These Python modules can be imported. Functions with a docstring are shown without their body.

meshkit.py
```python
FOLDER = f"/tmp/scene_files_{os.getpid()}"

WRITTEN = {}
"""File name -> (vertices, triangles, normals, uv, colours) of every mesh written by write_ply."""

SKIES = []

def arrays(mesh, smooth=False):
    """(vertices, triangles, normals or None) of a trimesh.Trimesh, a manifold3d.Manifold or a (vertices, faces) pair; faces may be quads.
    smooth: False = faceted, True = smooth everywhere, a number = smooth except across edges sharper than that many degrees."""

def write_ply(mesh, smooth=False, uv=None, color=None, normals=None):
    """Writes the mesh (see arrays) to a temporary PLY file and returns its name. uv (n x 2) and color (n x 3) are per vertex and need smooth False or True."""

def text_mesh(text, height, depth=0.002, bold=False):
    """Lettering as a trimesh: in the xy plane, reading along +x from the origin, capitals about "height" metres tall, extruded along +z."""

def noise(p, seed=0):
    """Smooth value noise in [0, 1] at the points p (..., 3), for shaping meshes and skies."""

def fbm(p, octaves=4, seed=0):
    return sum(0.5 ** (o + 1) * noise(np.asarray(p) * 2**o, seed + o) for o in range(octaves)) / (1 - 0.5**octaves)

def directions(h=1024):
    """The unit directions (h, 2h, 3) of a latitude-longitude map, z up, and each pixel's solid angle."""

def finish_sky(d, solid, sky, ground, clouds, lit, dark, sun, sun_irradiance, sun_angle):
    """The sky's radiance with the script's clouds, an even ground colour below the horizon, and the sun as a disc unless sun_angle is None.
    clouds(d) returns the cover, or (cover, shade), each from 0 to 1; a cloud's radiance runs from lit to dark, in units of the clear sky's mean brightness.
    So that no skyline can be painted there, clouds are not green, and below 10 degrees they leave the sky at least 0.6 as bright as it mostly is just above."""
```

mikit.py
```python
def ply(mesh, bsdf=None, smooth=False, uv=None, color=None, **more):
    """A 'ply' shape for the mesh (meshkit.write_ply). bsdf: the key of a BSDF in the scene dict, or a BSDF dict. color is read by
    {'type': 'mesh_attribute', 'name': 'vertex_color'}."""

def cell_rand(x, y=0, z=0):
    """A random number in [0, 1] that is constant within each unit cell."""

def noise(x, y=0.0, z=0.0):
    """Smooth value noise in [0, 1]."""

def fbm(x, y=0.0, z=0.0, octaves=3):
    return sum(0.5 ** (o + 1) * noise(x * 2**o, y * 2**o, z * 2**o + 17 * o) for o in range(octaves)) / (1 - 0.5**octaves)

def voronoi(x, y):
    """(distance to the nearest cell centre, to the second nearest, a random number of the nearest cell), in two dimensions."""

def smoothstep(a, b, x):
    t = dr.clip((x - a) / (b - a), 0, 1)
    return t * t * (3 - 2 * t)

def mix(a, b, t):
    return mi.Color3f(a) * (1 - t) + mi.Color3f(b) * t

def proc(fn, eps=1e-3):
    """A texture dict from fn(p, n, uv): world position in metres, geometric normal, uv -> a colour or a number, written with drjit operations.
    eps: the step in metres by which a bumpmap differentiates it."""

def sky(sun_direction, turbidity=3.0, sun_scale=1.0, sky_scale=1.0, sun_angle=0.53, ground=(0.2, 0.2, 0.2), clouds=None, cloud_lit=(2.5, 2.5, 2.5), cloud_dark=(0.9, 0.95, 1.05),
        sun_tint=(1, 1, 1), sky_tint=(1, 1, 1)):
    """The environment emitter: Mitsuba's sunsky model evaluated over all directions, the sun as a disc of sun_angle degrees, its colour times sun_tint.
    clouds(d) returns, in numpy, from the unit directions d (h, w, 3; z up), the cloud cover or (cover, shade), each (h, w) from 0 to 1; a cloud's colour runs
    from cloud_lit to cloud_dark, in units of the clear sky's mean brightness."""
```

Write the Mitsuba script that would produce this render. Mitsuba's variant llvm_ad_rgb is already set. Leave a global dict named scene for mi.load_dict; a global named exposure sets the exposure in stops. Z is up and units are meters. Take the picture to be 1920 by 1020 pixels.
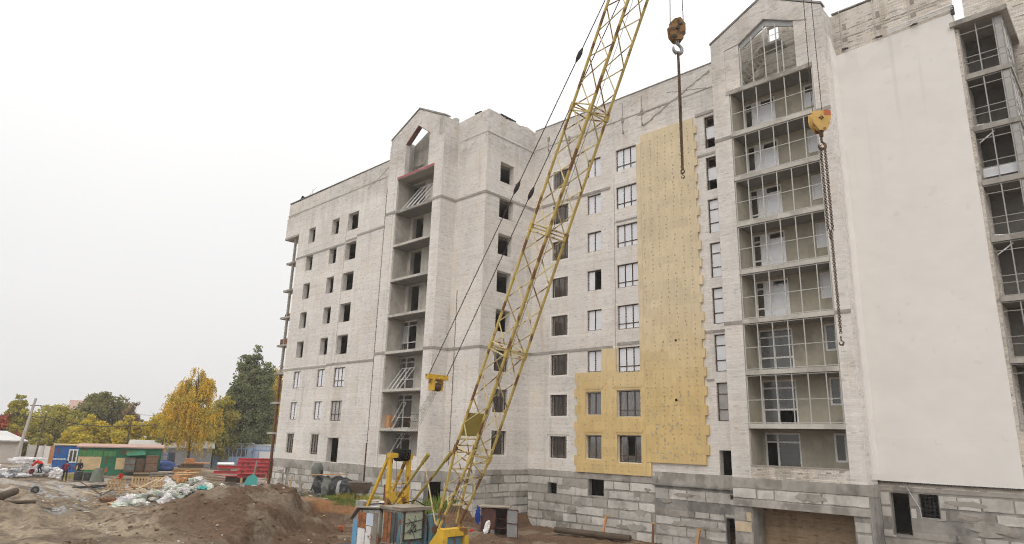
import math, random
import numpy as np, trimesh, mitsuba as mi, drjit as dr, mikit, meshkit, manifold3d
import shapely
from shapely.geometry import Polygon, box as sbox
from mikit import noise, fbm, voronoi, cell_rand, smoothstep, mix, proc, ply

scene, labels = {'type': 'scene'}, {}
# ---------------------------------------------------------------- camera, sky, exposure
CAM_O = [0.0, 0.0, 4.8]
PITCH, ROLL, YAW = 0.2493, 0.0292, 0.7692
_f = np.array([-math.sin(YAW), math.cos(YAW), 0.0]); _r = np.array([math.cos(YAW), math.sin(YAW), 0.0]); _u = np.array([0, 0, 1.0])
FW = _f * math.cos(PITCH) + _u * math.sin(PITCH); UP0 = _u * math.cos(PITCH) - _f * math.sin(PITCH)
UP = UP0 * math.cos(ROLL) - _r * math.sin(ROLL)
T = mi.ScalarTransform4f
scene['camera'] = {'type': 'perspective', 'fov': 2 * math.degrees(math.atan(960 / 1244.78)), 'fov_axis': 'x', 'near_clip': 0.5, 'far_clip': 3000.0,
                   'to_world': T().look_at(origin=CAM_O, target=(np.array(CAM_O) + FW).tolist(), up=UP.tolist())}

def overcast(d):
    """a thick even overcast, a little brighter towards the zenith, with faint cloud structure"""
    z = np.clip(d[..., 2], 0, 1)
    q = d / np.maximum(d[..., 2:3] + 0.25, 0.05)
    n = meshkit.fbm(np.stack([q[..., 0] * 1.3, q[..., 1] * 1.3, 0 * z + 3.1], -1), 4)
    return np.ones_like(z), np.clip(1 - z * 1.15 + (n - 0.5) * 0.16, 0, 1)

scene['sky'] = mikit.sky([0.30, -0.70, 0.80], turbidity=5, sun_scale=0.30, sun_angle=40, sun_tint=(0.96, 1.0, 1.06), ground=(0.2, 0.18, 0.16), clouds=overcast,
                         cloud_lit=(4.35, 4.33, 4.28), cloud_dark=(2.68, 2.68, 2.70))
exposure = 1.39

# ---------------------------------------------------------------- helpers
rng = random.Random(7)
used = {}
def numbered(key):
    n = used.get(key, 0); used[key] = n + 1
    return key if n == 0 else '%s_%03d' % (key, n)

def rotz(a):
    c, s = math.cos(a), math.sin(a)
    M = np.eye(4); M[:2, :2] = [[c, -s], [s, c]]
    return M
def loc(x, y, z=0.0, a=0.0, s=1.0):
    M = rotz(a); M[:3, :3] *= s; M[:3, 3] = [x, y, z]
    return M
def facing(x, y):
    """rotation about z that turns local +y away from the camera"""
    return math.atan2(y, x) - math.pi / 2

_BV = np.array([[0,0,0],[1,0,0],[1,1,0],[0,1,0],[0,0,1],[1,0,1],[1,1,1],[0,1,1]], float)
_BF = np.array([[0,2,1],[0,3,2],[4,5,6],[4,6,7],[0,1,5],[0,5,4],[1,2,6],[1,6,5],[2,3,7],[2,7,6],[3,0,4],[3,4,7]])
class MB:
    """collects pieces; mesh() gives one trimesh"""
    def __init__(s, M=None): s.v, s.f, s.n, s.M = [], [], 0, M
    def add(s, v, f):
        v = np.asarray(v, float); s.v.append(v); s.f.append(np.asarray(f, int) + s.n); s.n += len(v); return s
    def box(s, x0, x1, y0, y1, z0, z1, R=None):
        lo = np.array([min(x0, x1), min(y0, y1), min(z0, z1)]); hi = np.array([max(x0, x1), max(y0, y1), max(z0, z1)])
        v = lo + _BV * (hi - lo)
        if R is not None: c = (lo + hi) / 2; v = (v - c) @ np.asarray(R)[:3, :3].T + c
        return s.add(v, _BF)
    def bar(s, p, q, w, h=None, up=(0, 0, 1)):
        h = h or w; p, q = np.asarray(p, float), np.asarray(q, float); d = q - p; L = np.linalg.norm(d); d /= L
        a = np.cross(up, d)
        if np.linalg.norm(a) < 1e-6: a = np.array([1.0, 0, 0])
        a /= np.linalg.norm(a); b = np.cross(d, a)
        v = p + np.outer(_BV[:, 0] - .5, a) * w + np.outer(_BV[:, 1] - .5, b) * h + np.outer(_BV[:, 2], d) * L
        return s.add(v, _BF)
    def tube(s, p, q, r, r2=None, n=6, caps=True):
        return s.path([p, q], [r, r if r2 is None else r2], n, caps)
    def path(s, pts, r, n=6, caps=True):
        pts = np.asarray(pts, float); k = len(pts); r = np.broadcast_to(r, (k,))
        t = np.gradient(pts, axis=0); t /= np.linalg.norm(t, axis=1, keepdims=True) + 1e-12
        ref = np.array([0, 0, 1.0]) if abs(t[0][2]) < .9 else np.array([1.0, 0, 0])
        rings = []
        for i in range(k):
            a = np.cross(ref, t[i]); a /= np.linalg.norm(a) + 1e-12; b = np.cross(t[i], a)
            an = np.arange(n) * 2 * math.pi / n
            rings.append(pts[i] + r[i] * (np.outer(np.cos(an), a) + np.outer(np.sin(an), b)))
        v = np.vstack(rings); f = []
        for i in range(k - 1):
            for j in range(n):
                a, b = i * n + j, i * n + (j + 1) % n
                f += [[a, b, b + n], [a, b + n, a + n]]
        if caps:
            f += [[0, j + 1, j] for j in range(1, n - 1)]
            o = (k - 1) * n; f += [[o, o + j, o + j + 1] for j in range(1, n - 1)]
        return s.add(v, f)
    def quad(s, a, b, c, d): return s.add([a, b, c, d], [[0, 1, 2], [0, 2, 3]])
    def prism(s, poly, y0, y1):
        """polygon in (x, z), or a shapely polygon with holes, extruded from y0 to y1"""
        if not hasattr(poly, 'exterior') and not hasattr(poly, 'geoms'): poly = Polygon(poly)
        for g in getattr(poly, 'geoms', [poly]):
            m = trimesh.creation.extrude_polygon(g, abs(y1 - y0), engine='earcut')
            v = np.asarray(m.vertices); v = np.stack([v[:, 0], max(y0, y1) - v[:, 2], v[:, 1]], -1)
            s.add(v, m.faces)
        return s
    def mesh_in(s, m, M=None):
        v = np.asarray(m.vertices)
        if M is not None: v = v @ M[:3, :3].T + M[:3, 3]
        return s.add(v, m.faces)
    def mesh(s, M=None):
        v, f = np.vstack(s.v), np.vstack(s.f)
        for A in (M, s.M):
            if A is not None: v = v @ A[:3, :3].T + A[:3, 3]
        return trimesh.Trimesh(v, f, process=False)

def obj(name, mesh, mat, parent=None, smooth=False, **more):
    key = numbered((parent + '__' if parent else '') + name)
    if isinstance(mesh, MB): mesh = mesh.mesh()
    scene[key] = ply(mesh, mat, smooth=smooth, **more)
    return key
def tag(key, label=None, cat=None, group=None, kind=None):
    d = labels.setdefault(key, {})
    for k, v in (('label', label), ('category', cat), ('group', group), ('kind', kind)):
        if v: d[k] = v
    return key
def thing(name, label, cat, group=None):
    return tag(numbered(name), label, cat, group)
def solo(name, mesh, mat, label, cat, group=None, smooth=False, kind=None):
    return tag(obj(name, mesh, mat, smooth=smooth), label, cat, group, kind)

def blob(rx, ry, rz, seed, sub=2, amp=.35, freq=1.6):
    m = trimesh.creation.icosphere(subdivisions=sub)
    v = np.array(m.vertices)
    k = 1 + amp * (meshkit.fbm(v * freq + seed * 7.3, 3, seed) - .5) * 2
    v = v * k[:, None] * [rx, ry, rz]
    return trimesh.Trimesh(v, m.faces, process=False)

# ---------------------------------------------------------------- materials
def bsdf(key, d): scene[key] = d
def flat(key, c, rough=.8, metal=0., spec=.3, var=.12, scale=2.0, two=False, rust=0.0, rustc=(.17, .075, .035), coat=0.):
    c = tuple(float(x) for x in c)
    def fn(p, n, uv):
        q = fbm(p.x * scale, p.y * scale, p.z * scale, 3)
        g = fbm(p.x * scale * 6 + 5, p.y * scale * 6, p.z * scale * 6, 2)
        col = mi.Color3f(c) * (1 + var * 2 * (q - .5) + var * (g - .5))
        if rust > 0:
            m = smoothstep(.62 - .25 * rust, .72 - .2 * rust, fbm(p.x * scale * 2.3 + 9, p.y * scale * 2.3, p.z * scale * 1.4, 4))
            col = mix(col, rustc, m * .9)
        return col
    d = {'type': 'principled', 'base_color': proc(fn), 'roughness': rough, 'metallic': metal, 'specular': spec, 'clearcoat': coat}
    bsdf(key, {'type': 'twosided', 'bsdf': d} if two else d)

def brick_fn(base, contrast=1.0, dark_top=True):
    base = tuple(base)
    def fn(p, n, uv):
        u = dr.select(dr.abs(n.y) > .5, p.x, p.y)
        z = p.z
        rz = z / .088
        row = dr.floor(rz)
        cu = u / .26 + .5 * (row - 2 * dr.floor(row * .5)) + .13 * cell_rand(row, 3)
        col = dr.floor(cu)
        t = cell_rand(col, row, 5)
        fz, fu = rz - row, cu - col
        mort = dr.maximum(1 - smoothstep(.06, .16, fz), 1 - smoothstep(.02, .06, fu))
        rowt = cell_rand(row, 11)
        big = fbm(u * .35 + 3, z * .28, n.x * 5, 4)
        streak = fbm(u * .5, z * 3.2, 7.0, 3)
        drip = fbm(u * 2.6, z * .12, 2.0, 3)
        k = 1 + contrast * (.13 * (t - .5) + .11 * (rowt - .5) + .26 * (big - .5) + .10 * (streak - .5) + .12 * (drip - .5))
        k = k * (1 - .20 * contrast * mort)
        chip = smoothstep(.955, .975, t) * (1 - mort)
        k = k * (1 - .28 * contrast * chip)
        c = mi.Color3f(base) * k
        if dark_top:
            m = smoothstep(26.2, 28.2, z + 2.2 * (fbm(u * .5, z * .5, 9.0, 3) - .5))
            pock = smoothstep(.62, .72, fbm(u * 3, z * 5, 4.0, 3))
            c = c * (1 - m * (.13 + .12 * pock))
        smear = smoothstep(.56, .66, fbm(u * .55 + 11, z * .75, 6.0, 4)) * smoothstep(.35, .6, fbm(u * 5, z * 5, 2.0, 2))
        c = mix(c, mi.Color3f(base) * 1.06, smear * .45 * contrast)               # mortar wiped over the joints
        lift = cell_rand(dr.floor(u / 5.3 + .3 * cell_rand(dr.floor(z / 1.4), 4)), dr.floor(z / 1.4 + .12 * streak), 21)
        c = c * (1 + .07 * contrast * (lift - .5))                                # batches of brick, lift by lift
        stain = smoothstep(.60, .74, fbm(u * 1.7 + 3, z * .22 + 5, 1.0, 4))
        c = mix(c, c * mi.Color3f(.84, .82, .79), stain * .6 * contrast)
        warm = fbm(u * .8 + 20, z * .6, 1.0, 3)
        return mix(c, c * mi.Color3f(1.0, .955, .90), smoothstep(.45, .75, warm) * .6)
    return fn
bsdf('mat_white_brick', {'type': 'principled', 'base_color': proc(brick_fn((.70, .685, .668), .95)), 'roughness': .92, 'specular': .15})
bsdf('mat_rough_brick', {'type': 'principled', 'base_color': proc(brick_fn((.60, .572, .53), 2.1, False)), 'roughness': .92, 'specular': .15})
bsdf('mat_tan_brick', {'type': 'principled', 'base_color': proc(brick_fn((.36, .27, .18), 1.5, False)), 'roughness': .92, 'specular': .15})

def concrete_fn(base, amp=.35, damp=.3, smear=0.):
    base = tuple(base)
    def fn(p, n, uv):
        u = dr.select(dr.abs(n.y) > .5, p.x, p.y)
        a = fbm(u * .7, p.z * 1.1, p.y * .3, 4); b = fbm(u * 6, p.z * 6, 3.0, 3); s = fbm(u * 3.5, p.z * .35, 8.0, 3)
        c = mi.Color3f(base) * (1 + amp * 1.6 * (a - .5) + amp * .7 * (b - .5) + amp * .6 * (s - .5))
        m = smoothstep(.52, .68, fbm(u * 1.3 + 31, p.z * 1.0, 2.0, 4))
        c = c * (1 - damp * m)
        if smear > 0:
            w = smoothstep(.56, .66, fbm(u * .9 + 61, p.z * 1.5 + 7, 4.0, 4) + .05 * b)
            c = mix(c, mi.Color3f(.30, .29, .27) * (.7 + .6 * b), w * smear * .5)
        return c
    return fn
bsdf('mat_concrete', {'type': 'principled', 'base_color': proc(concrete_fn((.37, .355, .33))), 'roughness': .9, 'specular': .2})
bsdf('mat_concrete_dark', {'type': 'principled', 'base_color': proc(concrete_fn((.30, .293, .28), .45, .3)), 'roughness': .9, 'specular': .2})
bsdf('mat_concrete_light', {'type': 'principled', 'base_color': proc(concrete_fn((.52, .505, .47), .25, .2)), 'roughness': .9, 'specular': .2})
for i, c in enumerate(((.60, .588, .562), (.54, .528, .502), (.48, .47, .45), (.57, .565, .545))):
    bsdf('mat_block_%d' % i, {'type': 'principled', 'base_color': proc(concrete_fn(c, .28, .2, .62)), 'roughness': .92, 'specular': .15})
bsdf('mat_block_warm', {'type': 'principled', 'base_color': proc(concrete_fn((.56, .47, .34), .25, .2)), 'roughness': .92, 'specular': .15})
bsdf('mat_inner_shade_grey', {'type': 'principled', 'base_color': proc(concrete_fn((.47, .45, .415), .3, .2)), 'roughness': .92, 'specular': .15})  # grey plaster, set darker so its colour also carries the recess shade
bsdf('mat_olive_plaster', {'type': 'principled', 'base_color': proc(concrete_fn((.40, .375, .31), .2, .15)), 'roughness': .9, 'specular': .2})
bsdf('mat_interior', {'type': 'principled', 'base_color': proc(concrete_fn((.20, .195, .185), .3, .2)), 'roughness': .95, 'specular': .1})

def white_render(p, n, uv):
    a = fbm(p.x * .5, p.y * .5, p.z * .35, 4); b = fbm(p.x * 3, p.y * 3, p.z * 3, 2)
    c = mi.Color3f(.775, .768, .758) * (1 + .10 * (a - .5) + .03 * (b - .5))
    sp = smoothstep(.84, .87, fbm(p.x * 2.2 + 40, p.z * 2.2, 3.0, 2))
    patch = smoothstep(25.6, 26.6, p.z) * smoothstep(.5, .62, fbm(p.x * .9 + 7, p.z * .5, 1.0, 2))
    seam = 1 - smoothstep(.0, .03, dr.abs(p.z / 3.02 - dr.round(p.z / 3.02 + .2) + .2) * 3.02 + .02 * (b - .5))
    drip = smoothstep(.58, .76, fbm(p.x * 2.4, p.z * .10, 4.0, 4)) * smoothstep(14, 27, p.z)
    trowel = fbm(p.x * 1.2 + p.z * .5, p.z * 1.6, 9.0, 4)
    return c * (1 - .05 * sp) * (1 - .05 * patch) * (1 - .03 * seam) * (1 - .07 * drip) * (.97 + .06 * trowel)
bsdf('mat_white_render', {'type': 'principled', 'base_color': proc(white_render), 'roughness': .85, 'specular': .2})

def wool(tint):
    def fn(p, n, uv):
        a = fbm(p.x * .5 + 2, p.z * .4, p.y, 4); b = fbm(p.x * 9, p.z * 2.0, 1.0, 3)
        low = 1 - smoothstep(6.0, 15.0, p.z + 5 * (a - .5))
        c = mix((.655, .565, .40), (.665, .505, .245), low)          # older boards bleached by the weather higher up
        return c * tint * (1 + .22 * (a - .5) + .16 * (b - .5))
    return fn
for i, t in enumerate((1.0, .955, 1.03)):
    bsdf('mat_wool_%d' % i, {'type': 'principled', 'base_color': proc(wool(t)), 'roughness': .95, 'specular': .1})
flat('mat_dowel', (.40, .33, .25), .8, var=.2)
flat('mat_adhesive', (.50, .43, .33), .9, var=.2)
bsdf('mat_belt', {'type': 'principled', 'base_color': proc(concrete_fn((.36, .345, .325), .25, .2)), 'roughness': .9, 'specular': .2})
flat('mat_recess_shade', (.17, .165, .155), .95, var=.2)  # dark grey puts the shade under slabs and inside the loggia into colour
flat('mat_frame_brown', (.085, .062, .05), .5, var=.15)
flat('mat_frame_white', (.74, .75, .76), .4, var=.04)
flat('mat_frame_metal', (.50, .50, .48), .5, metal=.2, var=.1)
flat('mat_frame_dull', (.34, .34, .33), .5, metal=.2, var=.15)
flat('mat_film', (.70, .73, .79), .25, spec=.6, var=.05, scale=1.2, two=True)
flat('mat_film_dull', (.36, .355, .35), .3, spec=.6, var=.2, scale=1.5, two=True)
flat('mat_pane_grey', (.11, .115, .12), .12, spec=.7, var=.25, scale=1.2, two=True)
flat('mat_curtain', (.085, .075, .07), .9, var=.3, scale=3, two=True)
bsdf('mat_surround', {'type': 'principled', 'base_color': proc(concrete_fn((.78, .765, .745), .12, .08)), 'roughness': .9, 'specular': .2})
bsdf('mat_glass', {'type': 'thindielectric', 'int_ior': 1.9})
flat('mat_red_steel', (.56, .07, .09), .55, var=.2, rust=.12)
flat('mat_pink_red', (.40, .13, .14), .6, var=.2)
flat('mat_rust', (.16, .075, .04), .85, var=.3)
flat('mat_rusty_brown', (.10, .075, .055), .8, var=.35)
flat('mat_dark_steel', (.05, .05, .052), .6, var=.3)
flat('mat_steel', (.30, .31, .32), .5, metal=.3, var=.2)
flat('mat_crane_yellow', (.62, .40, .045), .5, var=.15, rust=.3, scale=1.4)
flat('mat_boom_yellow', (.53, .41, .135), .6, var=.2, rust=.42, scale=1.1)
flat('mat_lacing_yellow', (.60, .52, .28), .6, var=.2, rust=.3, scale=1.6)
flat('mat_plate_olive', (.36, .30, .085), .6, var=.15, rust=.2)
flat('mat_cab_grey', (.31, .32, .295), .7, var=.3, rust=.5, scale=1.8)
flat('mat_cab_roof', (.24, .21, .175), .85, var=.35, scale=1.5)
flat('mat_cab_blue', (.105, .20, .245), .6, var=.3, rust=.55, scale=2.2)
flat('mat_sky_blue', (.13, .33, .55), .5, var=.15)
flat('mat_cab_rust', (.30, .12, .05), .8, var=.45, rust=.4, scale=2)
flat('mat_cab_white', (.78, .78, .80), .5, var=.05)
flat('mat_white_board', (.70, .70, .71), .6, var=.15, rust=.14, scale=2.5)
flat('mat_lintel_red', (.22, .115, .105), .7, var=.2)
flat('mat_hopper', (.15, .175, .145), .7, var=.25, rust=.2)
flat('mat_rope', (.075, .065, .055), .7, var=.2)
flat('mat_wire', (.05, .05, .05), .7, var=.1)
flat('mat_hook_yellow', (.60, .40, .13), .5, var=.15, rust=.35, scale=4)
flat('mat_chain', (.115, .075, .048), .7, var=.4, rust=.3, rustc=(.06, .04, .03), scale=5)
flat('mat_unlit_cellar', (.05, .047, .043), .95, var=.3)  # near-black stands for an unlit cellar, its darkness put into the colour
flat('mat_hook_rust', (.24, .14, .055), .7, var=.4, rust=.55, rustc=(.07, .04, .025), scale=5)
flat('mat_wood', (.42, .29, .16), .85, var=.3, scale=3)
flat('mat_wood_pale', (.62, .50, .34), .85, var=.2, scale=3)
flat('mat_wood_orange', (.50, .27, .13), .85, var=.2, scale=2)
flat('mat_bag_white', (.70, .70, .67), .75, var=.22, scale=3)
flat('mat_bag_green', (.58, .63, .57), .75, var=.2, scale=3)
flat('mat_bag_grey', (.60, .61, .64), .55, var=.3, scale=2.5)
flat('mat_bag_bright', (.78, .77, .78), .6, var=.1, scale=2.5)
flat('mat_bag_orange', (.62, .38, .18), .8, var=.25, scale=3)
flat('mat_teal', (.09, .42, .40), .6, var=.15)
flat('mat_tarp_black', (.035, .038, .043), .45, spec=.5, var=.4, scale=2.5)
flat('mat_tarp_grey', (.15, .16, .15), .6, var=.35, scale=2.5)
flat('mat_tarp_blue', (.03, .07, .24), .5, spec=.4, var=.3, scale=2)
flat('mat_blue_paint', (.03, .12, .38), .55, var=.25, rust=.02, scale=.9)
flat('mat_green_paint', (.03, .17, .095), .6, var=.3, rust=.02, scale=.9)
flat('mat_green_light', (.08, .25, .085), .6, var=.25)
flat('mat_cream', (.62, .48, .28), .8, var=.2)
flat('mat_trailer_blue', (.27, .39, .56), .6, var=.2, rust=.06, scale=.8)
flat('mat_trailer_pale', (.52, .60, .72), .6, var=.08)
flat('mat_roof_pink', (.38, .26, .22), .8, var=.2)
flat('mat_roof_pale', (.62, .63, .63), .7, var=.12)
flat('mat_wall_pale', (.56, .51, .47), .85, var=.08)
flat('mat_shed_grey', (.37, .38, .40), .7, var=.15)
flat('mat_fence', (.43, .42, .40), .9, var=.15)
flat('mat_fence_white', (.60, .58, .56), .9, var=.1)
flat('mat_pole', (.45, .42, .39), .85, var=.12)
flat('mat_window_dark', (.06, .075, .09), .15, spec=.8, var=.3)
flat('mat_orange', (.50, .14, .06), .6, var=.1)
flat('mat_orange_brick', (.50, .22, .10), .9, var=.15)
flat('mat_maroon', (.085, .04, .04), .7, var=.3, rust=.2)
flat('mat_black', (.012, .012, .012), .8, var=.2)
flat('mat_cloth_blue', (.02, .06, .30), .85, var=.2)
flat('mat_cloth_red', (.55, .04, .03), .85, var=.12, scale=6)
flat('mat_cloth_maroon', (.17, .02, .035), .85, var=.15, scale=6)
flat('mat_cloth_dark', (.022, .026, .035), .9, var=.2, scale=6)
flat('mat_cloth_green', (.06, .085, .06), .9, var=.2, scale=6)
flat('mat_skin', (.42, .25, .18), .6, var=.05)
flat('mat_hair', (.02, .015, .012), .7, var=.1)
flat('mat_rubble', (.33, .30, .27), .9, var=.3, scale=5)
flat('mat_brown_glazed', (.20, .13, .09), .85, var=.35)
flat('mat_drab_grey', (.30, .28, .255), .95, var=.3, scale=4)
flat('mat_cab_screen', (.42, .47, .36), .3, spec=.5, var=.2, scale=2)
# ---------------------------------------------------------------- the apartment building under construction
YA, YB, XC, Y1, Y2 = 33.14, 38.68, -35.16, 31.60, 36.85
BLD = thing('apartment_building', 'unfinished eight storey white brick apartment block with two gabled bays', 'building')
def part(name, mesh, mat, smooth=False): return obj(name, mesh, mat, BLD, smooth)
def planeY(c): M = np.eye(4); M[1, 3] = c; return M
def planeX(c): return np.array([[0, -1, 0, c], [1, 0, 0, 0], [0, 0, 1, 0], [0, 0, 0, 1.0]])

def window(M, x0, x1, z0, z1, mull=(), trans=(), frame='mat_frame_brown', pane='mat_glass', fw=.065, depth=.22, special=None, curtain=False, holder=None, name='window', missing=(), sill=None, surround=0):
    """a frame of bars set back in its opening, each pane a sheet of its own"""
    w = (holder or BLD)
    key = numbered(w + '__' + name)
    m = MB(M); d0, d1 = depth, depth + .08
    m.box(x0, x0 + fw, d0, d1, z0, z1).box(x1 - fw, x1, d0, d1, z0, z1)
    m.box(x0 + fw, x1 - fw, d0, d1, z0, z0 + fw).box(x0 + fw, x1 - fw, d0, d1, z1 - fw, z1)
    xs = [x0 + fw] + [x0 + (x1 - x0) * t for t in mull] + [x1 - fw]
    zs = [z0 + fw] + [z0 + (z1 - z0) * t for t in trans] + [z1 - fw]
    for x in xs[1:-1]: m.box(x - fw * .55, x + fw * .55, d0, d1, z0 + fw, z1 - fw)
    for z in zs[1:-1]:
        for a, b in zip(xs[:-1], xs[1:]):
            m.box(a + (fw * .55 if a != xs[0] else 0), b - (fw * .55 if b != xs[-1] else 0), d0 + .004, d1 - .004, z - fw * .5, z + fw * .5)
    if surround:
        s = surround; q = MB(M); q.prism(sbox(x0 - s, z0 - s, x1 + s, z1 + s * 1.1).difference(sbox(x0, z0, x1, z1)), -.008, -.002); obj('surround', q, 'mat_surround', key)
    if sill: m.box(x0 - .05, x1 + .05, -.05, .1, z0 - .05, z0 - .01)
    obj('frame', m, frame, key)
    for i, (a, b) in enumerate(zip(xs[:-1], xs[1:])):
        for j, (c, d) in enumerate(zip(zs[:-1], zs[1:])):
            if (i, j) in missing: continue
            q = MB(M); y = d0 + .04
            q.quad((a, y, c), (b, y, c), (b, y, d), (a, y, d))
            obj('pane', q, (special or {}).get((i, j), pane), key)
    if curtain:
        q = MB(M); y = d1 + .18; n = 14; xx = np.linspace(x0, x1, n + 1)
        for k in range(n):
            q.quad((xx[k], y + .014 * (k % 2), z0), (xx[k + 1], y + .014 * ((k + 1) % 2), z0), (xx[k + 1], y + .014 * ((k + 1) % 2), z1), (xx[k], y + .014 * (k % 2), z1))
        obj('curtain', q, 'mat_curtain', key)
    return key

def extrude_wall(M, outer, holes, t0, t1):
    P = Polygon(outer)
    for h in holes: P = P.difference(sbox(h[0], h[2], h[1], h[3]))
    m = MB(M); m.prism(P, t0, t1); return m

zA = lambda f: 3.0 * (f - 1)
# left wing wall ------------------------------------------------
COL_A = {'L': (-54.58, -52.77), 'M': (-57.50, -56.18), 'S': (-62.0, -60.69)}
holesA = []
for c, (a, b) in COL_A.items():
    for f in range(1, 9):
        zb, zt = (3.11 if c == 'L' else 3.24) + zA(f), 4.89 + zA(f)
        if c == 'L' and f == 1: zb, zt = 2.545, 4.62
        if f == 1 and c != 'L': zb = 3.1
        holesA.append((a, b, zb, zt))
part('left_wing_wall', extrude_wall(planeY(YA), [(-64.1, 2.54), (-45.5, 2.54), (-45.5, 29.75), (-66.9, 29.62), (-66.9, 28.06), (-64.1, 28.06)], holesA, 0, .5), 'mat_white_brick')
part('left_wing_wall', extrude_wall(planeY(YA), [(-39.2, 2.54), (-35.16, 2.54), (-35.16, 30.54), (-37.0, 30.50), (-39.2, 30.40)], [], 0, .5), 'mat_white_brick')
m = MB(); m.box(-66.9, -66.5, YA + .5, 45.5, 28.06, 29.62).box(-64.1, -63.6, YA + .5, 45.5, 2.54, 28.05).box(-64.1, -35.7, 45.5, 46, 2.54, 29.6)
part('end_wall', m, 'mat_white_brick')
# side wall of the step -----------------------------------------
holesC = []
for f in range(1, 9): holesC.append((34.67, 36.22, 3.81 + zA(f), 5.50 + zA(f)))
part('step_side_wall', extrude_wall(planeX(XC), [(YA + .5, 2.78), (YB, 2.78), (YB, 30.45), (37.6, 30.62), (36.9, 30.38), (36.2, 30.52), (35.1, 30.36), (34.2, 30.55), (YA + .5, 30.54)], holesC, 0, .5), 'mat_white_brick')
# main wall ------------------------------------------------------
COL_B = {'D': (-33.06, -31.43, 3.70, 5.245), 'P': (-29.58, -28.28, 3.78, 5.32), 'T': (-26.89, -25.05, 3.64, 5.36), 'N': (-19.60, -18.87, 3.33, 5.66)}
holesB = []
for c, (a, b, z0, z1) in COL_B.items():
    for f in range(1, 9):
        if c == 'N' and f == 1: holesB.append((-19.6, -18.85, 3.172, 4.62)); continue
        holesB.append((a, b, z0 + zA(f), z1 + zA(f)))
part('main_wall', extrude_wall(planeY(YB), [(-35.16, 2.84), (-24.1, 2.84), (-24.1, 3.17), (-17.5, 3.17), (-17.5, 30.52), (-35.16, 30.54)], holesB, 0, .5), 'mat_white_brick')
part('main_wall', extrude_wall(planeY(YB), [(-11.2, 3.12), (-4.88, 3.12), (-4.88, 30.6), (-11.2, 30.5)], [], 0, .5), 'mat_rough_brick')

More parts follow.
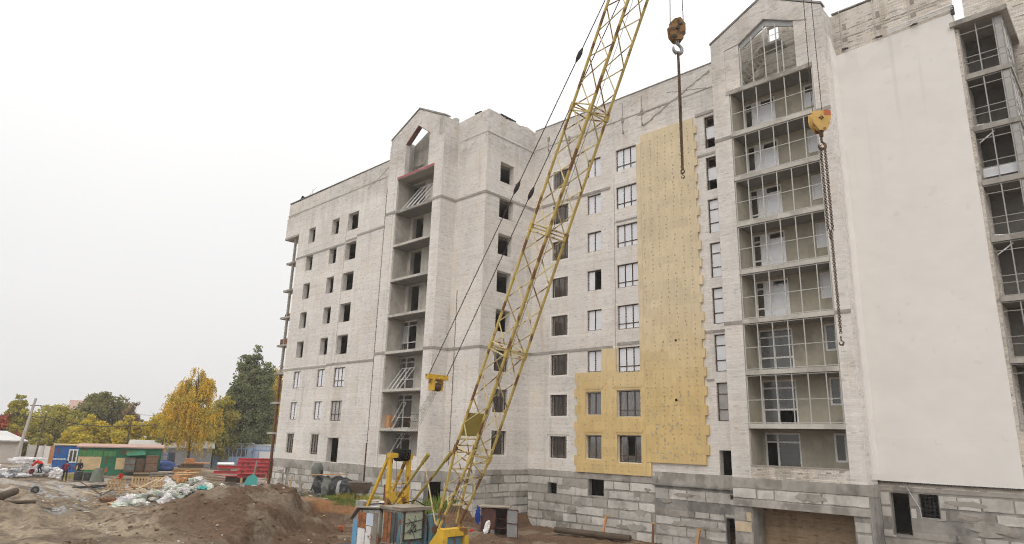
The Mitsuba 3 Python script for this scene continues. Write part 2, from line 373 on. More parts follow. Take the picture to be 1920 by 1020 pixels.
# interiors: floors and cross walls, so that openings look into real rooms
m = MB()
for f in range(1, 10):
    z = 2.5 + zA(f); m.box(-63.6, -35.66, YA + .5, 45.5, z - .22, z)
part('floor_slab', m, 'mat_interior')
m = MB()
for f in range(1, 10):
    z = 3.05 + zA(f); m.box(-35.66, -4.9, YB + .5, 50, z - .22, z)
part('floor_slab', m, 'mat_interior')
m = MB()
for x in (-59.2, -51.6, -48, -44.95, -39.6): m.box(x, x + .2, YA + .52, 45.5, 2.5, 26.2)
m.box(-63.6, -35.66, 38.6, 38.8, 2.5, 26.2)
for x in (-30.6, -27.6, -21.4, -17.2, -14.0, -11.4): m.box(x, x + .2, YB + .52, 50, 3.05, 26.8)
m.box(-35.66, -5, 43.6, 43.8, 3.05, 26.8).box(-35.66, -5, 50, 50.4, 3.05, 29.5)
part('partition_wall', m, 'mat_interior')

# belts of concrete ----------------------------------------------
def belt(x0, x1, z, y, h=.2, out=.05, mat='mat_belt'):
    m = MB(); m.box(x0, x1, y - out, y - .003, z - h / 2, z + h / 2); part('belt_course', m, mat)
belt(-64.6, -56.0, 11.15, YA); belt(-56.0, -46.05, 11.25, YA)
belt(-64.1, -54.75, 22.95, YA); belt(-52.7, -46.05, 23.35, YA); belt(-54.6, -52.75, 23.12, YA, .16)
belt(-38.65, XC - .0, 11.45, YA); belt(-38.65, XC, 23.5, YA)
belt(-35.1, -27.3, 11.45, YB); belt(-26.9, -24.7, 11.62, YB); belt(-20.2, -18.0, 11.86, YB, .16)
belt(-35.1, -27.4, 23.5, YB); belt(-20.2, -18.0, 23.9, YB, .16); belt(-20.2, -18.0, 26.95, YB, .2, .08)
belt(-26.95, -24.7, 20.65, YB, .14, .03); belt(-20.2, -19.7, 8.85, YB, .12)
for z in (11.45, 23.5):
    m = MB(planeX(XC)); m.box(YA - .05, YB, -.05, -.003, z - .1, z + .1); part('belt_course', m, 'mat_belt')
m = MB(); m.box(-66.95, -46.0, YA - .05, YA - .003, 28.2, 28.34); part('belt_course', m, 'mat_concrete_light')
belt(-38.6, XC, 28.6, YA, .08, .03, 'mat_concrete_light')
belt(-35.1, -18.0, 28.75, YB, .08, .03, 'mat_concrete')
m = MB(planeX(XC)); m.box(YA, YB, -.03, -.003, 28.5, 28.6); part('belt_course', m, 'mat_belt')
# parapet caps, broken mortar on the step's parapet
for q in ((-66.95, -46.0, YA - .04, YA + .52, 29.76, 29.84), (-35.1, -17.95, YB - .04, YB + .52, 30.545, 30.62), (-10.9, -4.9, YB - .04, YB + .52, 30.605, 30.68)): m = MB(); m.box(*q); part('parapet_cap', m, 'mat_concrete_dark')
for k in range(11):
    y = 33.9 + k * .42 + rng.uniform(-.1, .1); s = rng.uniform(.12, .3)
    m = MB(); m.mesh_in(blob(s * .7, s, s * .5, 40 + k, 1), loc(XC - .25, y, 30.5)); part('loose_brick', m, 'mat_rubble')
m = MB(); m.box(XC - .45, XC - .1, 34.6, 36.4, 30.62, 30.72); part('roof_plank', m, 'mat_dark_steel')
m = MB(); m.box(-36.9, -36.2, YA + .05, YA + .4, 30.62, 30.72); part('roof_plank', m, 'mat_dark_steel')
# thin dark diagonal strips across the parapets, and upright joints
def strip(pts, w, y, mat='mat_drab_grey', seed=0, name='wall_strip'):
    m = MB(); n = 24; P = np.array(pts, float); r = np.random.default_rng(seed)
    t = np.linspace(0, 1, n + 1); xs = np.interp(t, np.linspace(0, 1, len(P)), P[:, 0]); zs = np.interp(t, np.linspace(0, 1, len(P)), P[:, 1])
    d = np.array([P[-1][0] - P[0][0], P[-1][1] - P[0][1]]); d /= np.linalg.norm(d); nrm = np.array([-d[1], d[0]])
    ww = w * (.35 + 1.1 * r.random(n + 1)); oo = (r.random(n + 1) - .5) * w * .8
    L = np.stack([xs, zs], 1) + nrm * (oo - ww / 2)[:, None]; R = np.stack([xs, zs], 1) + nrm * (oo + ww / 2)[:, None]
    m.prism(Polygon(np.vstack([L, R[::-1]])).buffer(0), y - .012, y - .002); part(name, m, mat)
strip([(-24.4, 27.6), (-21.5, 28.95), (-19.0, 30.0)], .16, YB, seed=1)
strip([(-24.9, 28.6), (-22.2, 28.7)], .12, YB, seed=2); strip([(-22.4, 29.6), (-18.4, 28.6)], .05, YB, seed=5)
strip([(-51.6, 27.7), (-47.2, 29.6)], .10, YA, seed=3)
strip([(-27.05, 3.3), (-27.05, 24.6)], .035, YB, seed=4)
strip([(-54.68, 11.4), (-54.68, 24.4)], .05, YA, seed=6)
m = MB(); m.tube((-48.3, YA - .05, 2.0), (-48.3, YA - .05, 27.0), .032); m.tube((-48.3, YA - .1, 1.2), (-48.3, YA - .1, 4.3), .06); part('rain_pipe', m, 'mat_rusty_brown')
m = MB(); m.tube((-35.2, 38.63, 2.9), (-35.2, 38.63, 30.3), .018).tube((-37.9, YA - .03, 3), (-37.9, YA - .03, 16), .02); part('cable', m, 'mat_rusty_brown')
# little drain spouts and hanging rods under the parapets
for x, zt, zb in ((-33.6, 29.2, 28.3), (-26.2, 30.1, 27.55), (-24.5, 30.1, 27.65), (-31.4, 29.0, 27.7)):
    m = MB(); m.tube((x, YB - .05, zb), (x, YB - .05, zt), .022, n=5).tube((x, YB, zb + .1), (x + .25, YB - .35, zb), .06)
    m.box(x - .12, x + .12, YB - .06, YB - .003, zb + .9, zb + 1.25); part('drain_spout', m, 'mat_drab_grey')
for x in (-10.45, -8.62, -6.85):
    m = MB(); m.tube((x, YB - .09, 28.0), (x, YB - .09, 30.62), .03, n=5); part('hanging_rod', m, 'mat_concrete_light')
    m = MB(); m.tube((x, YB - .1, 28.0), (x + .35, YB - .3, 27.85), .06); part('drain_spout', m, 'mat_dark_steel')
    m = MB(); m.box(x + .1, x + .3, YB - .02, YB - .003, 29.3, 29.7).box(x + .05, x + .32, YB - .02, YB - .003, 28.5, 28.8); part('mortar_smear', m, 'mat_drab_grey')
for k in range(3):
    m = MB(); m.bar((-8.0, YB - .2 - k * .06, 27.93 + k * .1), (-4.8, YB - .2 - k * .06, 28.05 + k * .09), .05); part('loose_rail', m, 'mat_frame_white')
m = MB(); m.box(-4.92, -4.76, YB - .2, YB - .02, 27.75, 28.25); part('bracket', m, 'mat_dark_steel')
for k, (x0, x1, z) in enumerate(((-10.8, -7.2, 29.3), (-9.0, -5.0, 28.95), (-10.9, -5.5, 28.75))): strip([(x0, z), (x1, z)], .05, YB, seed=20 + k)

# windows ---------------------------------------------------------
FW = .3
for f in range(1, 9):
    dz = zA(f)
    for c, (a, b) in COL_A.items():
        zb, zt = (3.11 if c == 'L' else 3.24) + dz, 4.89 + dz
        if f in (2, 3):
            window(planeY(YA), a, b, zb, zt, (1/3, 2/3) if c == 'L' else (.5,), (.33,) if c == 'L' else (), pane='mat_film_dull' if f == 2 and c == 'L' else 'mat_film', depth=.12)
        elif f == 1 and c != 'L':
            window(planeY(YA), a, b, 3.1, zt, (.36, .68), pane='mat_glass', depth=.14, curtain=True)
    a, b, z0, z1 = COL_B['D']
    window(planeY(YB), a, b, z0 + dz, z1 + dz, (.36, .70), (), pane='mat_glass', depth=.16, curtain=True, surround=.13, fw=.05)
    a, b, z0, z1 = COL_B['P']
    window(planeY(YB), a, b, z0 + dz, z1 + dz, (.5,), (), pane='mat_film' if f > 2 else 'mat_glass', depth=.14, missing=((1, 0),) if f == 5 else (), curtain=f < 3)
    a, b, z0, z1 = COL_B['T']
    window(planeY(YB), a, b, z0 + dz, z1 + dz, (.34, .67), (.24,), pane='mat_film' if f > 2 else 'mat_glass', depth=.14, missing=((1, 1),) if f == 1 else (), curtain=f == 2)
    if f > 1:
        a, b, z0, z1 = COL_B['N']
        pn = {8: {(0, 1): 'mat_film'}, 7: {(0, 1): 'mat_film'}}.get(f)
        window(planeY(YB), a, b, z0 + dz, z1 + dz, (), (.30, .70), pane='mat_film' if f in (3, 4, 5, 6) else 'mat_film_dull', special=pn, missing=((0, 0), (0, 2)) if f > 6 else (), depth=.14)
    if f < 4:
        window(planeX(XC), 34.67, 36.22, 3.81 + dz, 5.50 + dz, (.42, .7), (), pane='mat_glass', depth=.2, curtain=True, surround=.12, fw=.05)
# pale lintel and reveal plaster round the ground floor openings
for (a, b, z) in ((-55.0, -52.4, 4.72), (-62.2, -60.5, 5.0), (-57.7, -56.0, 5.0), (-33.3, -31.2, 5.35)):
    m = MB(); m.box(a, b, (YA if a < -40 else YB) - .015, (YA if a < -40 else YB) - .002, z - .08, z + .06); part('lintel', m, 'mat_concrete_light')

# left gabled bay -------------------------------------------------
SL1 = [3.5] + [5.5 + 3 * k for k in range(7)]
m = MB(); m.prism([(-46, 2.54), (-44.65, 2.54), (-44.65, 26.6), (-43.8, 26.6), (-43.8, 29.47), (-42.2, 30.77), (-40.62, 29.6), (-40.62, 26.6), (-39.75, 26.6), (-39.75, 2.54), (-38.68, 2.54), (-38.68, 30.48), (-39.3, 30.75), (-42.17, 32.26), (-46, 30.43)], Y1, Y1 + .45)
m.box(-46, -44.65, Y1 + .45, YA, 2.54, 30.2).box(-39.75, -38.68, Y1 + .45, YA, 2.54, 30.46)
part('left_bay_wall', m, 'mat_white_brick')
m = MB(); P = Polygon([(-45.5, 2.54), (-39.2, 2.54), (-39.2, 31.1), (-42.5, 31.1), (-44.85, 30.0), (-45.5, 29.75)])
for f in range(1, 9):
    z = 2.5 + zA(f); P = P.difference(sbox(-44.75 + (.0 if f < 5 or f == 8 else .62), z + .05, -42.7, z + 2.68))
P = P.difference(sbox(-44.4, 27.0, -43.2, 28.0)).difference(sbox(-42.6, 28.3, -41.8, 29.2))
m.prism(P, YA, YA + .4); part('left_bay_back_wall', m, 'mat_inner_shade_grey')
m = MB(); m.box(-44.648, -44.60, Y1 + .12, YA - .003, 3.5, 26.3); part('left_bay_lining', m, 'mat_inner_shade_grey'); m = MB(); m.box(-39.80, -39.752, Y1 + .12, YA - .003, 3.5, 26.3); part('left_bay_lining', m, 'mat_inner_shade_grey')  # grey pier faces, darker than the outer brick to carry recess shade
m = MB(); m.box(-46.03, -44.98, Y1 - .04, Y1 - .003, 2.54, 29.9); part('pilaster', m, 'mat_white_brick')
for k, z in enumerate(SL1[1:]):
    m = MB(); m.box(-44.63, -39.77, Y1 - .02, YA - .01, z - .2, z); part('balcony_slab', m, 'mat_concrete_light' if k < 6 else 'mat_concrete')
    m = MB(); m.box(-44.59, -39.81, Y1 + .02, YA - .02, z - .26, z - .205); part('balcony_soffit_shade', m, 'mat_recess_shade')  # thin dark sheet stands for the shade under the slab
m = MB(); m.box(-44.63, -39.77, Y1 - .03, YA - .01, 26.36, 26.42); part('balcony_slab', m, 'mat_concrete')
m = MB(); m.box(-44.66, -39.74, Y1 - .06, Y1 + .12, 26.42, 26.60); part('sill_beam', m, 'mat_pink_red')
m = MB(); m.bar((-43.82, Y1 + .2, 29.45), (-42.2, Y1 + .2, 30.75), .44, .05).bar((-42.2, Y1 + .2, 30.75), (-40.6, Y1 + .2, 29.6), .44, .05); part('gable_lintel', m, 'mat_lintel_red')
m = MB(); m.box(-44.63, -39.77, Y1 + .08, Y1 + .4, 2.54, 3.5); part('balcony_parapet', m, 'mat_white_brick')
for z, x1 in ((11.45, -38.68), (23.5, -38.68)):
    m = MB(); m.box(-39.75, -38.63, Y1 - .05, Y1 - .003, z - .1, z + .1).box(-38.677, -38.63, Y1, YA - .06, z - .1, z + .1).box(-46.04, -44.66, Y1 - .09, Y1 - .043, z - .12, z + .08); part('belt_course', m, 'mat_belt')
m = MB(); m.prism([(-46.05, 30.46), (-42.17, 32.32), (-39.3, 30.8), (-38.6, 30.52), (-38.6, 30.62), (-39.2, 30.92), (-42.17, 32.44), (-46.05, 30.58)], Y1 - .05, Y1 + .5); part('parapet_cap', m, 'mat_concrete_dark')
m = MB(); m.prism([(-39.35, 29.0), (-38.66, 29.0), (-38.66, 30.46), (-39.35, 30.7)], Y1 - .03, Y1 - .003); part('mortar_smear', m, 'mat_concrete_light')
for f in (2, 3, 4):                                   # balcony doors with loose frames leaning in front of them
    z = 2.5 + zA(f)
    sp = {(0, 1): 'mat_film_dull'} if f == 4 else None
    window(planeY(YA), -44.75, -42.7, z + .05, z + 2.68, (.45,), (.32, .84), frame='mat_frame_white', pane='mat_glass', special=sp, depth=.05, name='balcony_door', missing=((1, 1), (1, 0)) if f == 4 else ())
window(planeY(YA), -44.75, -42.7, 2.6, 5.15, (.45,), (.84,), frame='mat_frame_white', pane='mat_glass', depth=.05, name='balcony_door', missing=((1, 0),))
def lean_frame(x, z, h, w, y0, y1, skew):
    m = MB()
    a, b = (x, y0, z), (x + skew, y1, z + h); c, d = (x + w, y0, z), (x + w + skew, y1, z + h)
    for p, q in ((a, b), (c, d), (a, c), (b, d)): m.bar(p, q, .052)
    return part('loose_window_frame', m, 'mat_frame_white')
for i in range(3): lean_frame(-44.6 + i * .55, 11.5 - 3 + .03, 1.7, .5, YA - 1.1, YA - .3, .75)
for i in range(4): lean_frame(-44.3 + i * .7, 23.53, 2.1, .62, YA - 1.3, YA - .3, 1.3)
lean_frame(-44.2, 5.52, 2.0, .55, YA - 1.0, YA - .2, .5);  lean_frame(-44.0, 3.52, 1.6, .5, YA - .9, YA - .2, .5); pass
m = MB(); m.box(-40.9, -39.8, YA - .9, YA - .5, 23.55, 25.0).box(-40.75, -39.9, YA - .75, YA - .7, 25.0, 25.5); part('white_sheet', m, 'mat_concrete_light')
m = MB(); m.box(-40.8, -40.2, YA - .6, YA - .3, 8.52, 9.5); part('white_sheet', m, 'mat_bag_bright')
m = MB(); m.box(-44.6, -44.1, Y1 + .5, Y1 + .9, 5.52, 6.5); part('board_stack', m, 'mat_wood_orange')
m = MB()
for z in (6.0, 6.5): m.tube((-43.2, Y1 + .05, z), (-39.8, Y1 + .05, z), .018)
for x in (-43.2, -42.0, -40.9): m.tube((x, Y1 + .05, 5.5), (x, Y1 + .05, 6.5), .018)
part('balcony_rail', m, 'mat_dark_steel')
for x, z, s in ((-43.6, 26.62, .3), (-43.2, 26.62, .25), (-42.5, 26.62, .35), (-41.6, 26.62, .4), (-41.0, 26.62, .3)):
    m = MB(); m.mesh_in(blob(s, s * .6, s, int(abs(x) * 100), 1), loc(x, Y1 + .7, 26.7)); part('attic_rubble', m, 'mat_rubble')

# balconies at the left end ---------------------------------------
for k, z in enumerate((5.0, 8.0, 10.98, 13.9, 16.85, 19.8, 22.85)):
    m = MB(); m.box(-66.35, -64.12, YA + .05, YA + 4.5, z - .2, z); part('balcony_slab', m, 'mat_concrete')
m = MB(); m.box(-67.05, -64.05, YA - .02, YA + .3, 25.78, 28.02).box(-67.05, -66.8, YA + .3, YA + 4.5, 25.78, 28.02); part('balcony_parapet', m, 'mat_white_brick')
m = MB(); m.box(-67.1, -64.12, YA - .05, YA + 4.6, 25.55, 25.77); part('balcony_slab', m, 'mat_concrete')
for (z0, z1, mt) in ((0, 10.9, 'mat_rust'), (10.9, 25.55, 'mat_drab_grey')):
    m = MB(); m.box(-65.3, -65.08, YA + .15, YA + .37, z0, z1); part('balcony_post', m, mt)
m = MB(); m.box(-66.0, -64.2, YA + .2, YA + .5, 13.92, 14.5); part('brick_stack', m, 'mat_rust')
m = MB(); m.box(-65.6, -64.2, YA + .2, YA + .5, 16.87, 17.15); part('brick_stack', m, 'mat_rust')
m = MB(); m.tube((-65.0, YA + .2, 29.7), (-64.6, YA + .2, 30.25), .12).box(-64.9, -64.1, YA + .1, YA + .3, 29.85, 30.05); m.tube((-63.8, YA + .2, 29.8), (-61.8, YA + .2, 30.6), .012).tube((-62.6, YA + .2, 29.8), (-62.6, YA + .2, 30.6), .012); part('roof_cable_drum', m, 'mat_black')

# right gabled bay --------------------------------------------------
YD = 38.5
SL2 = [6.1 + 2.965 * k for k in range(7)] + [26.92]
m = MB(); m.box(-17.95, -16.85, Y2, YD, 3.2, 26.9).box(-11.7, -10.92, Y2, YD, 3.2, 26.9)
m.box(-17.95, -17.5, Y2 + .5, YB, 26.9, 30.5).box(-11.4, -10.92, Y2 + .5, YB, 26.9, 30.3)
m.prism([(-17.95, 26.9), (-17.05, 26.9), (-17.05, 29.85), (-16.05, 29.95), (-14.35, 31.0), (-12.6, 30.1), (-11.72, 29.75), (-11.72, 26.9), (-10.92, 26.9), (-10.92, 30.4), (-14.4, 32.5), (-17.95, 30.63)], Y2, Y2 + .5)
part('right_bay_wall', m, 'mat_white_brick')
m = MB(); m.prism([(-17.05, 26.92), (-16.1, 26.92), (-16.1, 29.85), (-16.05, 29.95), (-17.05, 29.85)], Y2 + .05, Y2 + .5); part('gable_infill', m, 'mat_white_brick'); m = MB(); m.prism([(-12.58, 26.92), (-11.72, 26.92), (-11.72, 29.75), (-12.58, 30.1)], Y2 + .05, Y2 + .5); part('gable_infill', m, 'mat_white_brick')
m = MB(); m.bar((-16.15, Y2 + .2, 29.78), (-14.35, Y2 + .2, 30.86), .1, .55).bar((-14.35, Y2 + .2, 30.86), (-12.5, Y2 + .2, 30.0), .1, .55); part('gable_lintel', m, 'mat_steel')
m = MB(); m.prism([(-18.0, 30.64), (-14.4, 32.53), (-10.85, 30.42), (-10.85, 30.54), (-14.4, 32.66), (-18.0, 30.77)], Y2 - .05, Y2 + .55); part('parapet_cap', m, 'mat_concrete_dark')
m = MB(); m.box(-16.85, -11.7, YD, YD + .3, 3.2, 3.3)
P = sbox(-17.5, 3.2, -11.0, 26.9)
for f in range(1, 9):
    s = 3.12 + 2.965 * (f - 1)
    P = P.difference(sbox(-16.65, s + .03, -14.65, s + 2.56)).difference(sbox(-12.87, s + 1.08, -12.25, s + 2.58))
m = MB(); m.prism(P, YD, YD + .3); m.box(-16.845, -16.8, Y2 + .1, YD - .003, 3.86, 26.65).box(-11.75, -11.705, Y2 + .1, YD - .003, 3.86, 26.65)
part('loggia_back_wall', m, 'mat_olive_plaster')
m = MB(); P = Polygon([(-17.5, 26.95), (-11.4, 26.95), (-11.4, 30.7), (-14.3, 31.95), (-15.4, 31.33), (-16.77, 30.72), (-17.5, 30.4)]).difference(sbox(-14.85, 30.1, -14.15, 31.5)).difference(sbox(-17.2, 27.6, -16.6, 28.9)); m.prism(P, 38.7, 39.0); part('attic_back_wall', m, 'mat_rough_brick')
m = MB()
for i, z in enumerate((28.2, 29.7)): m.box(-17.5, -11.4, 38.66, 38.695, z - .05, z + .05)
part('belt_course', m, 'mat_belt')
# attic stair
m = MB(); a, b = np.array([-16.9, 37.62, 27.1]), np.array([-14.8, 37.62, 29.3])
for s in (-.5, .5): m.bar(a + [0, s, 0], b + [0, s, 0], .06, .16)
m.bar((-14.8, 37.12, 29.3), (-13.5, 37.12, 29.3), .06, .16); m.bar((-14.8, 38.12, 29.3), (-13.5, 38.12, 29.3), .06, .16)
part('stair_stringer', m, 'mat_concrete_dark')
for k in range(10):
    p = a + (b - a) * (k + .5) / 10; m = MB(); m.box(p[0] - .14, p[0] + .14, 37.15, 38.09, p[2] - .045, p[2] + .045); part('stair_tread', m, 'mat_concrete_light')
m = MB(); m.box(-14.8, -13.5, 37.15, 38.09, 29.2, 29.4); part('stair_landing', m, 'mat_concrete_dark')
m = MB()
for z in (28.9, 29.9): m.tube((-16.0, Y2 + .12, z - .35), (-12.6, Y2 + .12, z - .1), .02, n=5)
for x, zt in ((-16.02, 29.7), (-15.25, 30.2), (-14.45, 30.6), (-13.7, 30.4), (-13.35, 29.1)): m.box(x - .03, x + .03, Y2 + .1, Y2 + .16, 26.95, zt)
part('glazing_frame', m, 'mat_frame_metal')
# loggias
for k, z in enumerate(SL2):
    m = MB(); m.box(-16.83, -11.72, Y2 + .04, YD - .01, z - .24, z); part('loggia_slab', m, 'mat_concrete_light')
    m = MB(); m.box(-16.79, -11.76, Y2 + .12, YD - .01, z - .262, z - .243); part('loggia_soffit_shade', m, 'mat_recess_shade')  # dark sheet painted as shade beneath each slab
    if k < 7:
        m = MB(); m.box(-16.83, -11.72, Y2 - .01, Y2 + .035, z - .23, z + .03); part('slab_edge', m, 'mat_concrete_light')
        m = MB(); top = SL2[k + 1] - .25
        for x in (-16.79, -15.99, -15.12, -14.25, -13.38, -12.45, -11.76): m.box(x - .025, x + .025, Y2 + .05, Y2 + .11, z, top)
        for zz in (z + .1, z + 1.33, top - .04):
            m.box(-16.76, -11.79, Y2 + .06, Y2 + .10, zz - .018, zz + .018)
        part('glazing_frame', m, 'mat_frame_metal')
m = MB(); m.box(-17.06, -11.68, Y2 - .03, Y2 + .035, 26.6, 26.88); part('slab_edge', m, 'mat_concrete')
m = MB(); m.box(-16.85, -11.7, Y2 + .03, Y2 + .45, 3.2, 3.84); part('loggia_parapet', m, 'mat_rough_brick')
m = MB(); m.box(-16.85, -11.7, Y2 - .0, Y2 + .47, 3.843, 3.9); part('parapet_cap', m, 'mat_rubble')
for x0, x1 in ((-17.97, -16.86), (-11.69, -10.9)):
    for z in (11.82, 23.6): m = MB(); m.box(x0, x1, Y2 - .04, Y2 - .003, z, z + .2); part('belt_course', m, 'mat_belt')
for f in range(1, 9):
    s = 3.12 + 2.965 * (f - 1)
    g = 'mat_film' if f > 3 else 'mat_glass'
    sp = {(0, 0): 'mat_glass', (0, 1): 'mat_glass', (0, 2): 'mat_glass', (2, 2): 'mat_glass'}
    if f == 1:
        window(planeY(YD), -16.65, -14.65, s + .03, s + 2.56, (.36,), (.24, .80), frame='mat_frame_white', depth=.04, name='balcony_door', pane='mat_pane_grey', missing=((0, 1), (0, 0)), fw=.09)
    else:
        window(planeY(YD), -16.65, -14.65, s + .03, s + 2.56, (.26, .52) if f > 3 else (.45,), (.34, .82), frame='mat_frame_white', pane=g if f > 3 else 'mat_pane_grey', special=sp if f > 3 else None, depth=.02, name='balcony_door', missing=((1, 0),) if f == 2 else (), fw=.09)
    window(planeY(YD), -12.87, -12.25, s + 1.08, s + 2.58, (), (.62,) if f == 8 else (), frame='mat_frame_white', pane='mat_film' if f in (4, 5, 6) else ('mat_pane_grey' if f < 4 else 'mat_film'), special={(0, 1): 'mat_glass'} if f == 8 else None, depth=.01, fw=.1)

# white rendered panel and glazed loggia at the right end -------------
m = MB(); m.prism([(-10.99, 3.39), (-4.9, 3.33), (-4.9, 27.85), (-10.99, 27.7)], YB - .12, YB - .003)
part('rendered_panel', m, 'mat_white_render')
m = MB(planeX(-10.92)); m.prism([(Y2 + .75, 3.42), (YB - .125, 3.42), (YB - .125, 27.75), (Y2 + .75, 28.6)], -.10, -.003); part('rendered_panel', m, 'mat_white_render')
m = MB(); m.box(-11.0, -4.9, YB - .14, YB - .002, 3.30, 3.36); part('base_profile', m, 'mat_dark_steel')
XG0, XG1, YG1 = -4.86, -2.83, 42.5
GZ = [6.2, 9.25, 12.2, 15.18, 18.15, 21.1, 24.07]
m = MB(); m.box(XG0 - .2, XG1 + .28, YB - .3, YG1, 26.95, 27.22); part('loggia_roof_slab', m, 'mat_concrete')
m = MB(); m.box(XG0 + .05, 8, YG1, YG1 + .4, 3, 31).box(XG0 - .02, XG0 + .1, YB + .02, YG1, 3.2, 26.9); part('rear_wall', m, 'mat_rough_brick')
m = MB(); m.box(XG0 + .11, XG1 - .15, 40.6, 40.8, 3.1, 26.9); part('loggia_inner_wall', m, 'mat_recess_shade')  # inner wall coloured dark to stand for the shaded interior
m = MB(); m.box(XG0 + .03, XG1 - .02, YB + .02, YB + .35, 3.13, 5.93).box(XG1 - .35, XG1 - .02, YB + .36, YG1 - .01, 3.13, 5.93); part('loggia_base_wall', m, 'mat_rough_brick')
for k, z in enumerate(GZ):
    m = MB(); m.box(XG0 + .12, XG1 + .05, YB - .04, YG1 - .01, z - .26, z); part('loggia_slab', m, 'mat_concrete')
    m = MB(); m.box(XG0 + .12, XG1 - .1, YB + .1, 40.58, z - .28, z - .263); part('loggia_soffit_shade', m, 'mat_recess_shade')  # shade below the slab drawn as a dark sheet
for k, z in enumerate(GZ[:7]):
    top = (GZ + [27.2])[k + 1] - .27
    if k == 6: top = 26.94
    m = MB(); 
    for x in (XG0 + .13, -3.98, -3.22, XG1 - .03): m.box(x - .026, x + .026, YB + .02, YB + .09, z, top)
    for zz in (z + .04, z + .65, z + 1.0, top - .45, top - .04): m.box(XG0 + .17, XG1 - .07, YB + .03, YB + .08, zz - .016, zz + .016)
    for y in (39.6, 40.5, 41.5, 42.3): m.box(XG1 - .065, XG1 + .005, y - .026, y + .026, z, top)
    for zz in (z + .04, z + .65, z + 1.0, top - .45, top - .04): m.box(XG1 - .055, XG1 - .005, YB + .1, 42.26, zz - .016, zz + .016)
    fr = part('loggia_glazing', m, 'mat_frame_dull')
    for a, b in ((-3.18, XG1 - .07),):
        if k == 2: continue
        q = MB(); q.quad((a, YB + .05, z + .06), (b, YB + .05, z + .06), (b, YB + .05, top - .06), (a, YB + .05, top - .06)); obj('pane', q, 'mat_film_dull', fr)
    for a, b in ((YB + .1, 39.56), (39.64, 40.46), (40.54, 41.46)):
        q = MB(); q.quad((XG1 - .03, a, z + .06), (XG1 - .03, b, z + .06), (XG1 - .03, b, top - .06), (XG1 - .03, a, top - .06)); obj('pane', q, 'mat_film' if k > 3 else 'mat_glass', fr)
    if 1 < k < 6:
        m = MB(); m.bar((-4.6, YB + .2, z + (.15 if k % 2 else 2.1)), (-3.9, YB + .2, z + (.05 if k % 2 else 2.6)), .05).bar((-3.2, YB + .15, z + 2.55), (-2.9, YB + .12, z + 2.3), .05); part('brace', m, 'mat_frame_white')
    if k == 4:
        m = MB(); m.box(XG0 + .2, XG1 - .1, YB + .3, YB + .34, z + .25, z + .72); part('white_sheet', m, 'mat_film')

# insulation boards ---------------------------------------------------
INS = BLD + '__insulation'
def boards(x0, x1, z0, z1, teeth=0, teethl=0, holes=(), seed=0, y=YB):
    r = random.Random(seed); n = int(round((z1 - z0) / .6)); h = (z1 - z0) / n
    hp = shapely.union_all([sbox(*q) for q in holes]) if holes else None
    for i in range(n):
        za, zb = z0 + i * h, z0 + (i + 1) * h
        xr = x1 + (teeth if i % 2 else 0) + (r.uniform(-.04, .04) if teeth else 0)
        xl = x0 - (teethl if i % 2 else 0) - (r.uniform(-.05, .05) if teethl else 0)
        xs = [xl]; x = xl + (.6 if i % 2 else 1.2)
        while x < xr - .35: xs.append(x); x += 1.2
        xs.append(xr)
        for a, b in zip(xs[:-1], xs[1:]):
            P = sbox(a + .002, za + .002, b - .002, zb - .002)
            if hp is not None: P = P.difference(hp)
            if P.is_empty: continue
            th = .145 + r.uniform(-.004, .004)
            m = MB()
            for g in getattr(P, 'geoms', [P]):
                if g.area > .01: m.prism(g, y - th, y - .003)
            if m.n: obj('insulation_board', m, 'mat_wool_%d' % r.randrange(3), INS)
boards(-24.62, -20.36, 3.72, 26.85, teeth=.2, seed=1)
hol = [(-29.62, 3.74, -28.24, 5.38), (-26.93, 3.6, -25.01, 5.42), (-29.62, 6.74, -28.24, 8.38), (-26.93, 6.6, -25.01, 8.42), (-26.93, 9.6, -25.01, 12)]
boards(-30.4, -24.63, 2.84, 9.75, teethl=.22, holes=hol, seed=2)
boards(-28.2, -26.97, 9.75, 11.35, seed=3); boards(-25.0, -24.63, 9.75, 26.2, seed=4); boards(-26.9, -25.0, 9.2, 9.62, seed=6)
boards(-24.62, -24.3, 2.84, 3.7, seed=5)
for (a, b, z) in ((-29.75, -28.1, 5.55), (-27.05, -24.9, 5.58), (-29.75, -28.1, 8.55), (-27.05, -24.9, 8.58)):
    m = MB(); m.box(a, b, YB - .19, YB - .165, z, z + .16); obj('window_hood', m, 'mat_wool_1', INS)
m = MB(); r = random.Random(5)
for (x0, x1, z0, z1, st, jit) in ((-24.4, -20.5, 4.0, 26.6, .6, .06), (-30.2, -24.8, 3.1, 9.6, .6, .08)):
    z = z0
    while z < z1:
        x = x0
        while x < x1:
            if not any(h[0] - .1 < x < h[2] + .1 and h[1] - .1 < z < h[3] + .1 for h in hol):
                xx, zz = x + r.uniform(-jit, jit), z + r.uniform(-jit, jit); s = r.uniform(.025, .045)
                if r.random() < .8: m.box(xx - s, xx + s, YB - .17, YB - .15, zz - s, zz + s)
            x += st
        z += st * .5
labels[obj('dowel', m, 'mat_dowel', INS)] = {'kind': 'stuff'}
m = MB()
for k in range(70):
    xx, zz = r.uniform(-24.4, -20.6), 4.0 + abs(r.gauss(0, 2.4)); s = r.uniform(.04, .075)
    if zz < 11: m.prism(shapely.Point(xx, zz).buffer(s, 4), YB - .171, YB - .15)
labels[obj('adhesive_dab', m, 'mat_adhesive', INS)] = {'kind': 'stuff'}
m = MB(); m.tube((-22.3, YB - .2, 7.65), (-22.3, YB - .1, 7.65), .09).tube((-22.2, YB - .2, 11.5), (-22.2, YB - .1, 11.5), .07); obj('vent_hole', m, 'mat_black', INS)

